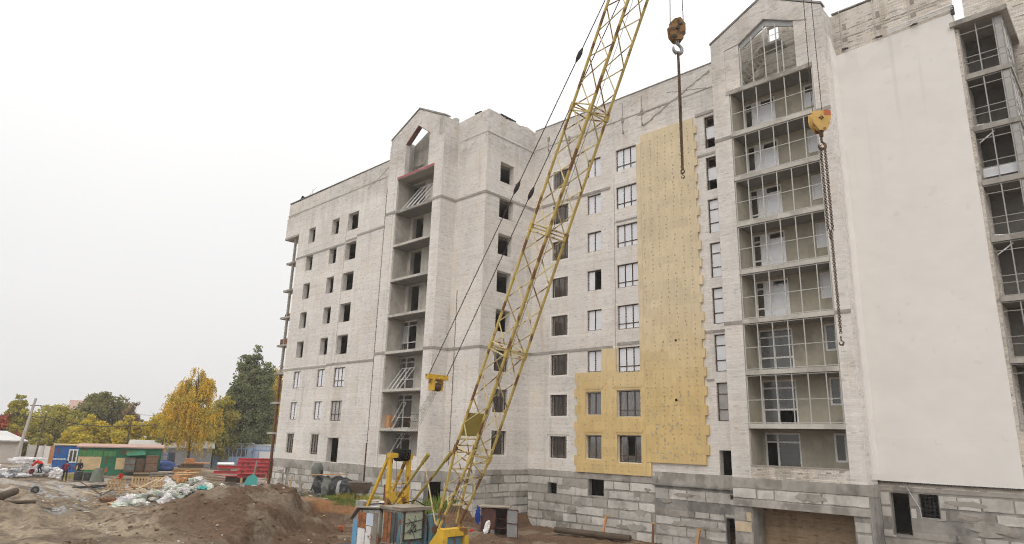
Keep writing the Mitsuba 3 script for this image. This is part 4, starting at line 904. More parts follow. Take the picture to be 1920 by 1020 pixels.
def ground_z(x, y, detail=True):
    x = np.asarray(x, float); y = np.asarray(y, float)
    P = shapely.points(x.ravel(), y.ravel())
    ins = shapely.contains(PIT, P); d = shapely.distance(PIT.exterior, P) * np.where(ins, 1, -1)
    d = d.reshape(x.shape); p3 = np.stack([x, y, 0 * x], -1)
    n1 = meshkit.fbm(p3 * .45, 4, 3) - .5
    s = np.clip((d + n1 * .7 + .1) / 1.15, 0, 1); pit = s * s * (3 - 2 * s)
    z = -1.12 * pit
    z = z + .55 * np.clip((d + 0) / 4, 0, 1) * np.exp(-((x + 33) ** 2 / 20 + (y - 30) ** 2 / 9)) * 0
    heap = ridge(x, y, [(-37.6, 11.5, .25, 4), (-38.6, 14.8, 1.25, 4.6), (-38.7, 17.6, 2.0, 5.2), (-39.2, 19.8, 1.95, 5.2), (-39.3, 21.6, 1.8, 4.2), (-39.4, 22.9, 1.35, 2.4), (-39.6, 23.9, .5, 1.3)], 5)
    heap2 = ridge(x, y, [(-25.0, 5.6, .3, 3.2), (-27.0, 7.7, 1.2, 3.6), (-28.0, 9.4, 1.5, 3.6), (-27.8, 11.4, 1.25, 3.2), (-28.0, 13.0, .8, 2.8), (-29.2, 14.8, .3, 2.6)], 4)
    heap3 = ridge(x, y, [(-34.8, 19.5, .5, 2.2), (-34.4, 22.5, .45, 2.0), (-35.5, 26.0, .3, 2.0)], 2)
    heap4 = ridge(x, y, [(-29.0, 29.5, .2, 2.5), (-33.0, 31.2, .75, 2.4), (-36, 31.2, 1.0, 2.2)], 2)
    heap5 = ridge(x, y, [(-48.0, 8.2, .55, 3.5), (-52.0, 9.4, .45, 2.5), (-50, 6.0, .7, 4)], 2)
    heap6 = ridge(x, y, [(-51.3, 16.6, .25, 1.5), (-50.8, 18.4, .75, 2.0), (-50.0, 20.3, 1.15, 2.3), (-49.3, 21.6, .9, 2.0)], 2)
    hh = heap + heap6 + heap2 + heap3 + heap4 + heap5
    z = z + hh
    if detail:
        near = np.clip(1 - (np.hypot(x, y) - 70) / 60, 0, 1)
        rough = .25 + .8 * np.clip(hh, 0, 1) + .45 * pit * (s < .98) + .2 * pit
        n2 = meshkit.fbm(p3 * 1.7, 4, 9) - .5; n3 = meshkit.fbm(p3 * np.array([.7, 2.6, 1]), 3, 12) - .5
        clod = np.abs(meshkit.fbm(p3 * 3.1, 3, 21) - .5)
        z = z + near * (rough * (.75 * n1 + .55 * n2) - .6 * rough * clod + .16 * n3)
        # wheel ruts of the yard track
        for off in (-1.6, .2, 2.1):
            c = 12.6 + off + (x + 60) * -.16 + .8 * np.sin(x * .09) ; w = .32
            g = np.exp(-((y - c) / w) ** 2) * np.clip((-x - 36) / 6, 0, 1) * np.clip((x + 80) / 10, 0, 1); z = z - .17 * g + .15 * np.exp(-((y - c - .65) / .25) ** 2) * np.clip((-x - 36) / 6, 0, 1) * np.clip((x + 80) / 10, 0, 1)
    far = np.clip((np.hypot(x, y) - 120) / 200, 0, 1)
    return z * (1 - far)
xs = np.concatenate([np.linspace(-900, -140, 14), np.linspace(-132, -64, 90)[:-1], np.arange(-64, -20, .19), np.arange(-20, 4, .5), np.linspace(6, 900, 16)])
ys = np.concatenate([np.linspace(-900, -10, 12), np.linspace(-6, 3, 14)[:-1], np.arange(3, 34, .19), np.arange(34, 60, 1.0), np.linspace(62, 130, 20), np.linspace(150, 1200, 12)])
X, Y = np.meshgrid(xs, ys); Z = ground_z(X, Y)
nx, ny = len(xs), len(ys); I = np.arange(nx * ny).reshape(ny, nx)
F = np.vstack([np.stack([I[:-1, :-1], I[:-1, 1:], I[1:, 1:]], -1).reshape(-1, 3), np.stack([I[:-1, :-1], I[1:, 1:], I[1:, :-1]], -1).reshape(-1, 3)])
def puddle(p):
    a = fbm(p.x * .16 + 3, p.y * .55, 5.0, 4); b = fbm(p.x * 1.1, p.y * 1.1, 2.0, 2)
    return smoothstep(.555, .60, .8 * a + .2 * b) * (1 - smoothstep(-50, -45, p.x)) * (1 - smoothstep(.05, .14, p.z))
def soil(p, n, uv):
    a = fbm(p.x * .35, p.y * .35, 1.0, 4); b = fbm(p.x * 2.2, p.y * 2.2, p.z * 2, 4); c = fbm(p.x * .12, p.y * .5, 5.0, 3); g = fbm(p.x * 9, p.y * 9, p.z * 9, 2)
    mud = mix((.17, .134, .094), (.262, .212, .155), smoothstep(.38, .64, .6 * a + .4 * c))
    mud = mix(mud, (.12, .088, .062), smoothstep(.52, .66, b) * .7)
    mud = mix(mud, (.085, .062, .045), smoothstep(.56, .68, fbm(p.x * .55 + 9, p.y * 1.1, 3.0, 4)) * .65)
    dark = mix((.085, .053, .034), (.142, .091, .058), b)
    dark = mix(dark, (.22, .185, .14), smoothstep(.56, .70, fbm(p.x * .8 + 4, p.y * .8, 2.0, 4)) * .55)
    hx = smoothstep(-45.5, -42.5, p.x + 3 * (a - .5)); hy = smoothstep(12.0, 15.0, p.y + 3 * (b - .5))
    near = smoothstep(-32.2, -29.6, p.x + 2.5 * (a - .5) + 1.5 * (b - .5))
    w = dr.maximum(hx * hy, near * .75)
    low = 1 - smoothstep(-.55, -.2, p.z)
    w = dr.maximum(w, low * .9)
    col = mix(mud, dark, w)
    clay = mix((.30, .15, .068), (.22, .115, .055), b)
    cl = smoothstep(26.3, 28.2, p.y + 1.2 * (a - .5)) * smoothstep(-1.0, -.7, p.z) * (1 - smoothstep(-.12, .06, p.z + .1 * (b - .5))) * smoothstep(-52, -50, p.x) * (1 - smoothstep(-37, -34, p.x))
    col = mix(col, clay, cl)
    gr = smoothstep(29.6, 30.6, p.y + .9 * (b - .5)) * smoothstep(-.25, 0.0, p.z) * smoothstep(-53, -50, p.x + 2 * (a - .5)) * (1 - smoothstep(-37, -35.5, p.x))
    col = mix(col, mix((.135, .15, .045), (.22, .19, .06), b), gr * .8)
    yard = 1 - smoothstep(-64, -58, p.x)
    wet = smoothstep(.50, .60, c * .65 + a * .35) * yard * (1 - smoothstep(.05, .18, p.z))
    col = mix(col, (.33, .30, .265), wet * .6)  # paler tone puts the sky sheen of wet mud into the colour
    pud = puddle(p)
    col = mix(col, (.075, .065, .055), pud * .8)
    return col * (.62 + .76 * g)
def soil_rough(p, n, uv):
    a = fbm(p.x * .35, p.y * .35, 1.0, 4); c = fbm(p.x * .12, p.y * .5, 5.0, 3)
    wet = smoothstep(.50, .58, c * .65 + a * .35) * (1 - smoothstep(-60, -54, p.x)) * (1 - smoothstep(.02, .14, p.z))
    return dr.lerp(.92 - .5 * wet, mi.Float(.06), puddle(p))
bsdf('mat_soil', {'type': 'bumpmap', 'arbitrary': proc(lambda p, n, uv: fbm(p.x * 5, p.y * 5, p.z * 5, 4) * (1 - .96 * puddle(p)), eps=.03), 'scale': .16, 'nested': {'type': 'principled', 'base_color': proc(soil), 'roughness': proc(soil_rough), 'specular': .35}})
gm = trimesh.Trimesh(np.stack([X.ravel(), Y.ravel(), Z.ravel()], -1), F, process=False)
scene['ground'] = ply(gm, 'mat_soil', smooth=True); labels['ground'] = {'kind': 'structure', 'label': 'churned brown mud of the building site with earth mounds and pit'}
def gz(x, y): return float(ground_z(np.array([x]), np.array([y]))[0])

# stones and clods on the heaps, one mass
r = np.random.default_rng(4); m = MB(); shapes = [blob(1, .8, .6, k, 1, .4) for k in range(6)]
pts = []
while len(pts) < 900:
    x, y = r.uniform(-46, -24), r.uniform(6, 30)
    if x > -44 and (y > 11 or x > -31): pts.append((x, y))
px = np.array(pts); pz = ground_z(px[:, 0], px[:, 1])
for (x, y), z in zip(pts, pz):
    s = .03 + .10 * r.random() ** 3; m.mesh_in(shapes[r.integers(6)], loc(x, y, z + s * .15, r.uniform(0, 6), s))
flat('mat_clod', (.15, .105, .072), .95, var=.4, scale=1.5)
labels[obj('soil_clods', m, 'mat_clod')] = {'kind': 'stuff', 'label': 'brown clods scattered over the earth mounds', 'category': 'clods'}
m = MB(); 
for k in range(120):
    x, y = r.uniform(-43, -30), r.uniform(10, 27); z = gz(x, y); s = .03 + .07 * r.random() ** 2
    m.mesh_in(shapes[r.integers(6)], loc(x, y, z + s * .2, r.uniform(0, 6), s))
labels[obj('pebbles', m, 'mat_concrete_light')] = {'kind': 'stuff', 'label': 'pale pebbles and mortar crumbs on the brown mound', 'category': 'pebbles'}
# grass on the strip before the left wing
flat('mat_grass', (.20, .26, .055), .9, var=.5, scale=1.2, two=True); flat('mat_grass_dry', (.36, .33, .08), .9, var=.4, scale=1.2, two=True)
def grass(n, cx, cy, sx, sy, h, seed, mat, label):
    r = np.random.default_rng(seed); m = MB(); x = cx + r.uniform(-1, 1, n) * sx; y = cy + r.uniform(-1, 1, n) * sy
    k = meshkit.fbm(np.stack([x, y, 0 * x], -1) * .9, 3, seed) > .45; x, y = x[k], y[k]; z = ground_z(x, y); k = z > -.35; x, y, z = x[k], y[k], z[k]
    n = len(x); a = r.uniform(0, 2 * math.pi, n); hh = h * (.4 + .9 * r.random(n)); w = .035
    dx, dy = np.cos(a) * w, np.sin(a) * w; lx, ly = r.normal(0, .25, n) * hh, r.normal(0, .25, n) * hh
    v = np.stack([np.stack([x - dx, y - dy, z - .03], -1), np.stack([x + dx, y + dy, z - .03], -1), np.stack([x + lx, y + ly, z + hh], -1)], 1).reshape(-1, 3)
    labels[obj('grass', trimesh.Trimesh(v, np.arange(3 * n).reshape(-1, 3), process=False), mat)] = {'kind': 'stuff', 'label': label, 'category': 'grass'}
grass(9000, -46.0, 30.6, 6.0, 1.0, .22, 1, 'mat_grass', 'short green grass along the edge of the pit')
grass(2600, -43.5, 30.9, 4.5, .7, .55, 2, 'mat_grass_dry', 'tall dry yellow grass by the foot of the left bay')
grass(1500, -37.5, 31.6, 1.6, .7, .7, 3, 'mat_grass', 'tall green weeds behind the crane gantry')
grass(600, -80.5, 19.6, 3.0, .8, .3, 4, 'mat_grass_dry', 'yellowish grass patch behind the worker in maroon')

# scraps of wood, film and steel trodden into the mud
def litter(n, seed, mat, label, boxes, area):
    r = np.random.default_rng(seed); m = MB()
    for k in range(n):
        bx = boxes[r.integers(len(boxes))]; x, y = r.uniform(*bx[:2]), r.uniform(*bx[2:]); L, w = r.uniform(.1, area), r.uniform(.04, .16); a = r.uniform(0, 6.3); z = gz(x, y)
        m.add(np.array([(-L, -w, 0), (L, -w, 0), (L, w, .02), (-L, w, 0), (-L, -w, .03), (L, -w, .06), (L, w, .07), (-L, w, .03)]) * .5 @ rotz(a)[:3, :3].T + [x, y, z + .01], _BF)
    labels[obj('litter', m, mat)] = {'kind': 'stuff', 'label': label, 'category': 'litter'}
BX = [(-56, -46, 12, 22), (-64, -50, 12, 30), (-80, -62, 16, 30), (-62, -48, 29, 31.5), (-47, -38, 15, 25)]
litter(120, 31, 'mat_wood', 'brown wood splinters trodden into the yard mud', BX, .9); litter(110, 32, 'mat_bag_white', 'white film scraps trodden into the yard mud', BX, .5); litter(110, 33, 'mat_rusty_brown', 'dark steel scraps trodden into the yard mud', BX, .9)
# ---------------------------------------------------------------- sheds, fence and poles at the far side of the yard
def shed(name, label, cat, x, y, w, d, h, wall, roof, roof_over=.25, pitch=0.0, da=0.0, group=None):
    t = thing(name, label, cat, group); M = loc(x, y, 0, facing(x, y) + da)
    m = MB(); m.box(-w / 2, w / 2, 0, d, -.2, h); obj('body', m.mesh(M), wall, t)
    m = MB(); o = roof_over; v = np.array([(-w/2-o, -o, h), (w/2+o, -o, h), (w/2+o, d+o, h+pitch), (-w/2-o, d+o, h+pitch), (-w/2-o, -o, h+.12), (w/2+o, -o, h+.12), (w/2+o, d+o, h+.12+pitch), (-w/2-o, d+o, h+.12+pitch)]); m.add(v, _BF); obj('roof', m.mesh(M), roof, t)
    return t, M
def ribs(t, M, x0, x1, n, z0, z1, mat):
    for k in range(n): x = x0 + (x1 - x0) * (k + .5) / n; m = MB(); m.box(x - .03, x + .03, -.035, -.002, z0, z1); obj('wall_rib', m.mesh(M), mat, t)
def face(t, M, nm, x0, x1, z0, z1, mat, out=.03, y=0):
    m = MB(); m.box(x0, x1, y - out, y - .002, z0, z1); return obj(nm, m.mesh(M), mat, t)

# white garage at the far left: hipped pale roof
t = thing('garage', 'beige garage with pale sheet roof at the far left', 'garage'); M = loc(-114.4, 20.2, 0, facing(-114.4, 20.2))
m = MB(); m.box(-4.5, 1.75, 0, 5, -.2, 2.9); obj('wall', m.mesh(M), 'mat_wall_pale', t)
m = MB(); v = np.array([(-4.8, -.4, 2.9), (2.3, -.4, 2.9), (2.3, 5.4, 2.9), (-4.8, 5.4, 2.9), (-4.0, 2.5, 4.1), (-.4, 2.5, 4.2)]); m.add(v, [[0,1,5],[0,5,4],[1,2,5],[2,3,4],[2,4,5],[3,0,4],[0,2,1],[0,3,2]]); obj('roof', m.mesh(M), 'mat_roof_pale', t)
m = MB(); m.box(-4.8, 2.3, -.45, -.41, 2.75, 2.95); obj('gutter', m.mesh(M), 'mat_concrete', t)
# concrete panel fence
fx = [(-113.0, 22.4), (-110.6, 22.9), (-108.4, 23.3), (-106.0, 23.8), (-103.9, 24.2)]
t = thing('fence', 'pale grey concrete panel fence behind the waste heap', 'fence')
for k, (a, b) in enumerate(zip(fx[:-1], fx[1:])):
    m = MB(); m.bar((*a, 1.15), (*b, 1.15), .12, 2.5); obj('fence_panel', m, 'mat_fence' if k < 1 else 'mat_fence_white', t)
    m = MB(); m.box(a[0] - .12, a[0] + .12, a[1] - .12, a[1] + .12, 0, 2.55); obj('fence_post', m, 'mat_fence', t)
t = thing('fence', 'weathered grey concrete fence behind the birch trunk', 'fence'); fx = [(-106.8, 41.0), (-106.2, 43.4), (-105.6, 45.8), (-105.2, 47.6)]
for k, (a, b) in enumerate(zip(fx[:-1], fx[1:])):
    m = MB(); m.bar((*a, 1.4), (*b, 1.4), .12, 2.8); obj('fence_panel', m, 'mat_fence', t)
    m = MB(); m.box(b[0] - .12, b[0] + .12, b[1] - .12, b[1] + .12, 0, 2.9); obj('fence_post', m, 'mat_fence', t)
# blue site cabin and the green one next to it
t, M = shed('site_cabin', 'bright blue site cabin with a white framed window', 'cabin', -90.1, 21.9, 3.1, 2.2, 2.9, 'mat_blue_paint', 'mat_cream', .15)
face(t, M, 'window', -.15, .75, 1.0, 2.5, 'mat_frame_white'); face(t, M, 'window_pane', 0, .24, 1.15, 2.35, 'mat_curtain', .05); face(t, M, 'window_pane', .36, .6, 1.15, 2.35, 'mat_curtain', .05)
face(t, M, 'board', -1.95, -1.56, .9, 2.8, 'mat_orange_brick', .06); face(t, M, 'white_strip', -1.5, -.3, 1.35, 1.47, 'mat_frame_white', .035)
t, M = shed('site_cabin', 'long green site cabin with cream boards and a sagging roof', 'cabin', -83.0, 25.0, 7.9, 2.4, 2.85, 'mat_green_paint', 'mat_roof_pink', .25, .25)
ribs(t, M, -3.9, 3.9, 16, 0, 2.8, 'mat_green_paint'); face(t, M, 'cream_board', -3.9, -1.75, .55, 1.9, 'mat_cream', .05); face(t, M, 'cream_board', -.35, .75, .6, 1.8, 'mat_cream', .05); face(t, M, 'light_green_panel', -3.9, -1.7, 1.95, 2.55, 'mat_green_light'); face(t, M, 'light_green_panel', -1.6, -.5, 1.95, 2.5, 'mat_green_light', .03); face(t, M, 'light_green_panel', -3.2, -1.9, .0, .5, 'mat_green_light')
m = MB(); m.add(np.array([(.6, -.9, 2.05), (2.4, -.9, 2.15), (2.3, -.05, 2.65), (.4, -.05, 2.55), (.6, -.9, 2.1), (2.4, -.9, 2.2), (2.3, -.05, 2.7), (.4, -.05, 2.6)]), _BF); obj('lean_to_roof', m.mesh(M), 'mat_green_paint', t)
def prop(nm, label, cat, x, y, w, d, h, mat, z0=0., da=0., group=None):
    m = MB(); m.box(-w/2, w/2, 0, d, z0, z0 + h); return solo(nm, m.mesh(loc(x, y, 0, facing(x, y) + da)), mat, label, cat, group)
# stored sheets under the lean-to
for k, (dx, w, h, mt, lb) in enumerate(((1.0, 1.0, 1.5, 'mat_tarp_grey', 'grey bale standing under the green lean-to'), (2.0, .8, 1.4, 'mat_rusty_brown', 'dark crate standing under the green lean-to'), (3.1, 1.2, 1.75, 'mat_brown_glazed', 'brown crate at the right end of the green cabin'))):
    p = M @ np.array([dx, -.9, 0, 1]); t = thing('crate', lb, 'crate'); A = loc(p[0], p[1], .35, facing(p[0], p[1]))
    m = MB(); m.box(-w/2, w/2, 0, .7, 0, h); obj('body', m.mesh(A), mt, t)
    for z in (.1, h * .5, h - .15): m = MB(); m.box(-w/2 - .01, w/2 + .01, -.03, -.002, z, z + .09); obj('batten', m.mesh(A), 'mat_rust', t)
# grey container with blue gate frames, sheds further right
t, M = shed('storage_shed', 'long grey storage shed with a rusty pale roof', 'shed', -101.5, 37.0, 10.5, 3, 2.45, 'mat_shed_grey', 'mat_fence', .3, .9)
face(t, M, 'window', -.4, .55, .55, 1.9, 'mat_window_dark', .04); 
for k in range(6): face(t, M, 'wall_rib', -4.6 + k * 1.6, -4.5 + k * 1.6, 0, 2.4, 'mat_fence', .03)
m = MB(); m.box(-.9, .5, 1.2, 1.6, 2.9, 3.1); obj('roof_sheet', m.mesh(M), 'mat_cab_white', t)
t = thing('gate', 'blue steel gate frame leaning on the grey shed', 'gate'); A = loc(-100.0, 34.9, 0, facing(-100, 34.9))
m = MB()
for x in (-1.6, -.3, 1.2): m.box(x - .05, x + .05, -.06, 0, .2, 2.2)
for z in (.9, 1.6): m.box(-1.55, 1.15, -.05, -.01, z - .05, z + .05)
obj('frame', m.mesh(A), 'mat_blue_paint', t)
t, M = shed('pale_shed', 'low pale blue shed roof beyond the fence', 'shed', -133.0, 33.5, 5.2, 3, 3.6, 'mat_trailer_pale', 'mat_roof_pale', .3, .4)
t, M = shed('pale_shed', 'grey roofed shed behind the blue cabin', 'shed', -131.0, 39.5, 6.5, 3, 2.9, 'mat_concrete', 'mat_roof_pale', .4, .7)
# blue trailers by the end of the block
t, M = shed('trailer', 'light blue trailer with a long barred window', 'trailer', -102.6, 46.4, 5.5, 2.4, 3.2, 'mat_trailer_blue', 'mat_fence', .12, .05)
face(t, M, 'window', -1.35, 1.9, 1.35, 2.45, 'mat_window_dark', .03)
for k in range(6): face(t, M, 'window_bar', -1.35 + k * .6, -1.27 + k * .6, 1.35, 2.45, 'mat_trailer_pale', .06)
ribs(t, M, -1.7, 2.7, 9, 0, 1.3, 'mat_trailer_pale'); face(t, M, 'grey_band', -2.75, 2.75, 2.6, 3.15, 'mat_shed_grey', .035); face(t, M, 'corner_panel', -2.75, -1.8, 0, 2.6, 'mat_trailer_blue', .04)
t, M = shed('trailer', 'white sided trailer with blue frame next to the barred window', 'trailer', -101.4, 51.8, 5.2, 2.4, 3.0, 'mat_trailer_pale', 'mat_roof_pale', .1, .05)
ribs(t, M, -2.6, 2.6, 10, 0, 2.9, 'mat_trailer_blue'); face(t, M, 'white_side', -1.7, 2.6, .5, 2.1, 'mat_cab_white', .05); face(t, M, 'blue_trim', -2.6, 2.6, 2.2, 2.4, 'mat_trailer_blue', .04)
t, M = shed('kennel', 'small white roofed hutch in front of the blue trailer', 'hutch', -84.2, 37.3, 1.3, 1.1, .95, 'mat_brown_glazed', 'mat_roof_pale', .3, .15)
# far roof and a brick tower behind the trees
t, M = shed('far_house', 'distant house with a reddish brown roof', 'house', -205, 55, 14, 8, 9.2, 'mat_wall_pale', 'mat_roof_pink', .5, 3.0)
for k in range(3): face(t, M, 'window', -5 + k * 4, -3.6 + k * 4, 5, 7, 'mat_window_dark', .05)
t = thing('brick_tower', 'orange brick tower top behind the poplar', 'tower'); A = loc(-186, 83.8, 0, facing(-186, 83.8))
m = MB(); m.box(-1.0, 1.0, 0, 2, 0, 21.4); obj('shaft', m.mesh(A), 'mat_orange_brick', t); m = MB(); m.box(-1.15, 1.15, -.15, 2.15, 21.4, 21.9); obj('cap', m.mesh(A), 'mat_rust', t)
# poles and their wires
def pole(x, y, h, r0, r1, mat, label, lean=(0, 0), arm=True):
    t = thing('utility_pole', label, 'pole'); m = MB(); m.tube((x, y, 0), (x + lean[0], y + lean[1], h), r0, r1, 8); obj('shaft', m, mat, t, 40)
    if arm: m = MB(); c = (x + lean[0], y + lean[1]); m.box(c[0] - .08, c[0] + .08, c[1] - .5, c[1] + .9, h - 1.0, h - .9); obj('cross_arm', m, 'mat_dark_steel', t)
    return np.array([x + lean[0], y + lean[1], h])
pa = pole(-110.0, 20.6, 8.6, .22, .16, 'mat_pole', 'leaning pale concrete utility pole', (-.1, .95))
pb = pole(-108.6, 22.4, 6.5, .13, .10, 'mat_rusty_brown', 'dark slim pole right of the pale concrete pole', (.1, .35), False)
pc = pole(-103.2, 31.5, 6.3, .12, .10, 'mat_rusty_brown', 'dark slim pole in front of the yellow bushes', (.1, .2), False)
pd = pole(-101.8, 35.6, 6.6, .13, .10, 'mat_rusty_brown', 'dark slim pole left of the weeping birch', (.1, .3), False)
def wire(a, b, sag, r=.03, label=''):
    t = np.linspace(0, 1, 16)[:, None]; P = np.asarray(a) * (1 - t) + np.asarray(b) * t; P[:, 2] -= (sag * 4 * t * (1 - t))[:, 0]; m = MB(); m.path(P, r, 4, False)
    return solo('overhead_wire', m, 'mat_wire', label, 'wire')
wire(pb - [0, 0, .3], pc - [0, 0, .9], .55, .055, 'thick sagging black cable between the slim dark poles')
wire(pc - [0, 0, .9], pd - [0, 0, .5], .25, .045, 'black cable from the bush pole to the pole by the birch')
wire(pa - [0, 0, 2.4], pb - [0, 0, .3], .1, .05, 'short black cable from the concrete pole to its neighbour')
wire((-116, 6, 6.9), pa - [0, 0, 2.4], .3, .04, 'black cable coming in from the left to the concrete pole')
wire(pa - [0, 0, .95], (-98, 56, 8.0), .9, .02, 'thin high wire running right from the concrete pole')

# ---------------------------------------------------------------- trees
def leafmat(key, c1, c2, c3, sc=.9):
    def fn(p, n, uv):
        a = fbm(p.x * sc, p.y * sc, p.z * sc, 3); b = cell_rand(p.x * 5, p.y * 5, p.z * 5)
        return mix(mix(c1, c2, smoothstep(.35, .65, a)), c3, smoothstep(.72, .95, b) * .6) * (1.25 + .7 * b)
    bsdf(key, {'type': 'principledthin', 'base_color': proc(fn), 'roughness': .8, 'diff_trans': .8})
leafmat('leaf_birch', (.46, .32, .045), (.31, .26, .055), (.52, .38, .07)); leafmat('leaf_green', (.105, .115, .048), (.16, .155, .06), (.20, .17, .07)); leafmat('leaf_dark', (.10, .12, .065), (.145, .16, .08), (.20, .19, .09))
leafmat('leaf_yellow', (.43, .35, .045), (.32, .285, .055), (.48, .36, .06)); leafmat('leaf_olive', (.26, .245, .065), (.34, .29, .065), (.18, .18, .07)); leafmat('leaf_red', (.30, .075, .05), (.36, .13, .06), (.22, .07, .04)); leafmat('leaf_brown', (.16, .13, .08), (.22, .15, .08), (.11, .095, .07)); leafmat('leaf_orange', (.52, .29, .07), (.42, .29, .06), (.56, .38, .10))
flat('mat_bark', (.11, .085, .065), .9, var=.3); flat('mat_bark_pale', (.36, .33, .30), .9, var=.4)
def leaves(C, R, n, size, seed, droop=0.0, gap=.455):
    """leaf clumps through ellipsoids: C centres, R radii; each leaf a small bent quad"""
    r = np.random.default_rng(seed); C, R = np.asarray(C, float), np.asarray(R, float); vol = R.prod(1) ** .75
    k = r.choice(len(C), n, p=vol / vol.sum()); d = r.normal(size=(n, 3)); d /= np.linalg.norm(d, axis=1, keepdims=True)
    p = C[k] + d * R[k] * (r.random(n) ** .42)[:, None]
    keep = meshkit.fbm(p * .9, 3, seed) + .12 * r.random(n) > gap; p = p[keep]; n = len(p)
    if droop: p[:, 2] -= droop * r.random(n) ** 2
    s = size * (.6 + .8 * r.random(n))[:, None]
    a = r.normal(size=(n, 3)); a[:, 2] -= droop * 1.2; a /= np.linalg.norm(a, axis=1, keepdims=True); b = np.cross(a, r.normal(size=(n, 3))); b /= np.linalg.norm(b, axis=1, keepdims=True)
    v = np.stack([p - a * s, p + b * s * .55, p + a * s, p - b * s * .55], 1).reshape(-1, 3); q = np.arange(n * 4).reshape(-1, 4)
    return trimesh.Trimesh(v, np.vstack([q[:, [0, 1, 2]], q[:, [0, 2, 3]]]), process=False)
def weep(x, y, h, w, n, size, seed):
    """hanging strands of leaves, as of a weeping birch"""
    r = np.random.default_rng(seed); P = []
    for k in range(n):
        f = r.random() ** .75; an = r.uniform(0, 6.283); zt = h * (.38 + .58 * f); zt *= .80 + .34 * meshkit.fbm(np.array([[math.cos(an) * 1.1, math.sin(an) * 1.1, 5.0]]), 2, seed + 3)[0]; rad = w / 2 * (1.0 - .55 * max(0, f - .50) / .50) * r.random() ** .5 * r.uniform(.75, 1.1)
        if meshkit.fbm(np.array([[math.cos(an) * 1.3 + 3, math.sin(an) * 1.3, zt * .28]]), 3, seed)[0] < .475: continue
        L = r.uniform(.5, 2.9) * (1.25 - .6 * f); q = int(L * 15); t = r.random(q)
        P.append(np.stack([x + rad * math.cos(an) * (1 + .10 * t) + r.normal(0, .07, q), y + rad * math.sin(an) * (1 + .10 * t) + r.normal(0, .07, q), zt - L * t + r.normal(0, .05, q)], -1))
    p = np.vstack(P); n = len(p); s = size * (.6 + .8 * r.random(n))[:, None]
    a = r.normal(size=(n, 3)); a[:, 2] -= 1.6; a /= np.linalg.norm(a, axis=1, keepdims=True); b = np.cross(a, r.normal(size=(n, 3))); b /= np.linalg.norm(b, axis=1, keepdims=True)
    v = np.stack([p - a * s, p + b * s * .5, p + a * s, p - b * s * .5], 1).reshape(-1, 3); q = np.arange(n * 4).reshape(-1, 4)
    return trimesh.Trimesh(v, np.vstack([q[:, [0, 1, 2]], q[:, [0, 2, 3]]]), process=False)
def tree(name, label, cat, x, y, h, w, mat, seed, n=9000, base=.15, nl=9, size=.2, droop=0., shape='round', bark='mat_bark', group=None, tr=.2, gap=.455):
    r = np.random.default_rng(seed); t = thing(name, label, cat, group); C, R = [], []
    top = np.array([x + r.normal() * .2, y + r.normal() * .2, h * .93]); m = MB(); pts = np.linspace([x, y, -.2], top, 7); pts[1:-1, :2] += r.normal(0, .12, (5, 2)); m.path(pts, np.linspace(tr, .03, 7), 7)
    for k in range(nl):
        f = base + (1 - base) * ((k + .6) / nl) ** .9; zz = h * f * .95
        pr = {'round': math.sin(math.pi * min(1, .12 + .86 * (f - base) / (1 - base))) ** .6, 'weep': .3, 'cone': max(.12, 1.05 - (f - base) / (1 - base)) ** .85, 'bush': math.sqrt(max(.1, 1 - ((f - base) / (1 - base)) ** 2)), 'poplar': (.30 + .75 * math.sin(math.pi * min(1, (1 - f) * 1.25 + .05)))}[shape] * w / 2
        for j in range(4 if shape != 'poplar' else 3):
            an = r.uniform(0, 2 * math.pi); rad = pr * r.uniform(.25, .85); c = np.array([x + rad * math.cos(an), y + rad * math.sin(an), zz + r.uniform(-.06, .06) * h])
            s = max(.35, pr * r.uniform(.38, .62)); C.append(c); R.append([s, s, s * r.uniform(.6, 1.0) * (1.4 if droop else 1)])
            st = np.array([x, y, max(.3, zz - h * .16)]); m.path([st, st * .5 + c * .5 + [0, 0, .1 * h * .3], c], [.06, .045, .015], 5)
    for k in range(10):
        a = np.array([x + r.normal() * w * .06, y + r.normal() * w * .06, h * .72]); m.tube(a, a + [r.normal() * w * .07, r.normal() * w * .07, h * .26 * r.uniform(.6, 1.1)], .025, .006, 4)
    obj('trunk', m, bark, t, 40); obj('crown', weep(x, y, h, w, n, size, seed) if shape == 'weep' else leaves(C, R, n, size, seed, droop, gap), mat, t)
TG = 'trees beyond the yard fence'
tree('tree', 'dark red leaved tree at the far left edge', 'tree', -119.5, 19.8, 6.6, 4.4, 'leaf_red', 1, 10000, .12)
tree('tree', 'yellow green birch left of the concrete pole', 'tree', -120.1, 21.6, 9.3, 3.6, 'leaf_olive', 2, 8000, .3, shape='round', bark='mat_bark_pale')
tree('tree', 'yellow green tree between the concrete pole and the dark green tree', 'tree', -132.0, 28.5, 8.4, 9.4, 'leaf_olive', 3, 18000, .1, size=.24)
tree('tree', 'large round dark green tree behind the yellow bushes', 'tree', -135.2, 36.6, 11.2, 10.2, 'leaf_green', 4, 26000, .12, size=.24)
tree('tree', 'small thin brown leaved tree right of the dark green tree', 'tree', -126.2, 38.8, 9.7, 3.9, 'leaf_brown', 5, 3600, .3)
tree('bush', 'yellow bush behind the left half of the green cabin', 'bush', -114.4, 30.0, 6.8, 7.0, 'leaf_yellow', 6, 18000, .02, 7, shape='bush')
tree('bush', 'yellow green bush behind the right half of the green cabin', 'bush', -112.9, 34.4, 6.8, 7.0, 'leaf_yellow', 7, 18000, .02, 7, shape='bush')
tree('bush', 'tall golden bush left of the weeping birch', 'bush', -110.7, 38.4, 8.0, 6.6, 'leaf_yellow', 8, 18000, .02, 8, shape='bush')
tree('tree', 'slender orange leaved tree just left of the weeping birch', 'tree', -114.0, 41.0, 9.0, 5.4, 'leaf_orange', 9, 13000, .06)
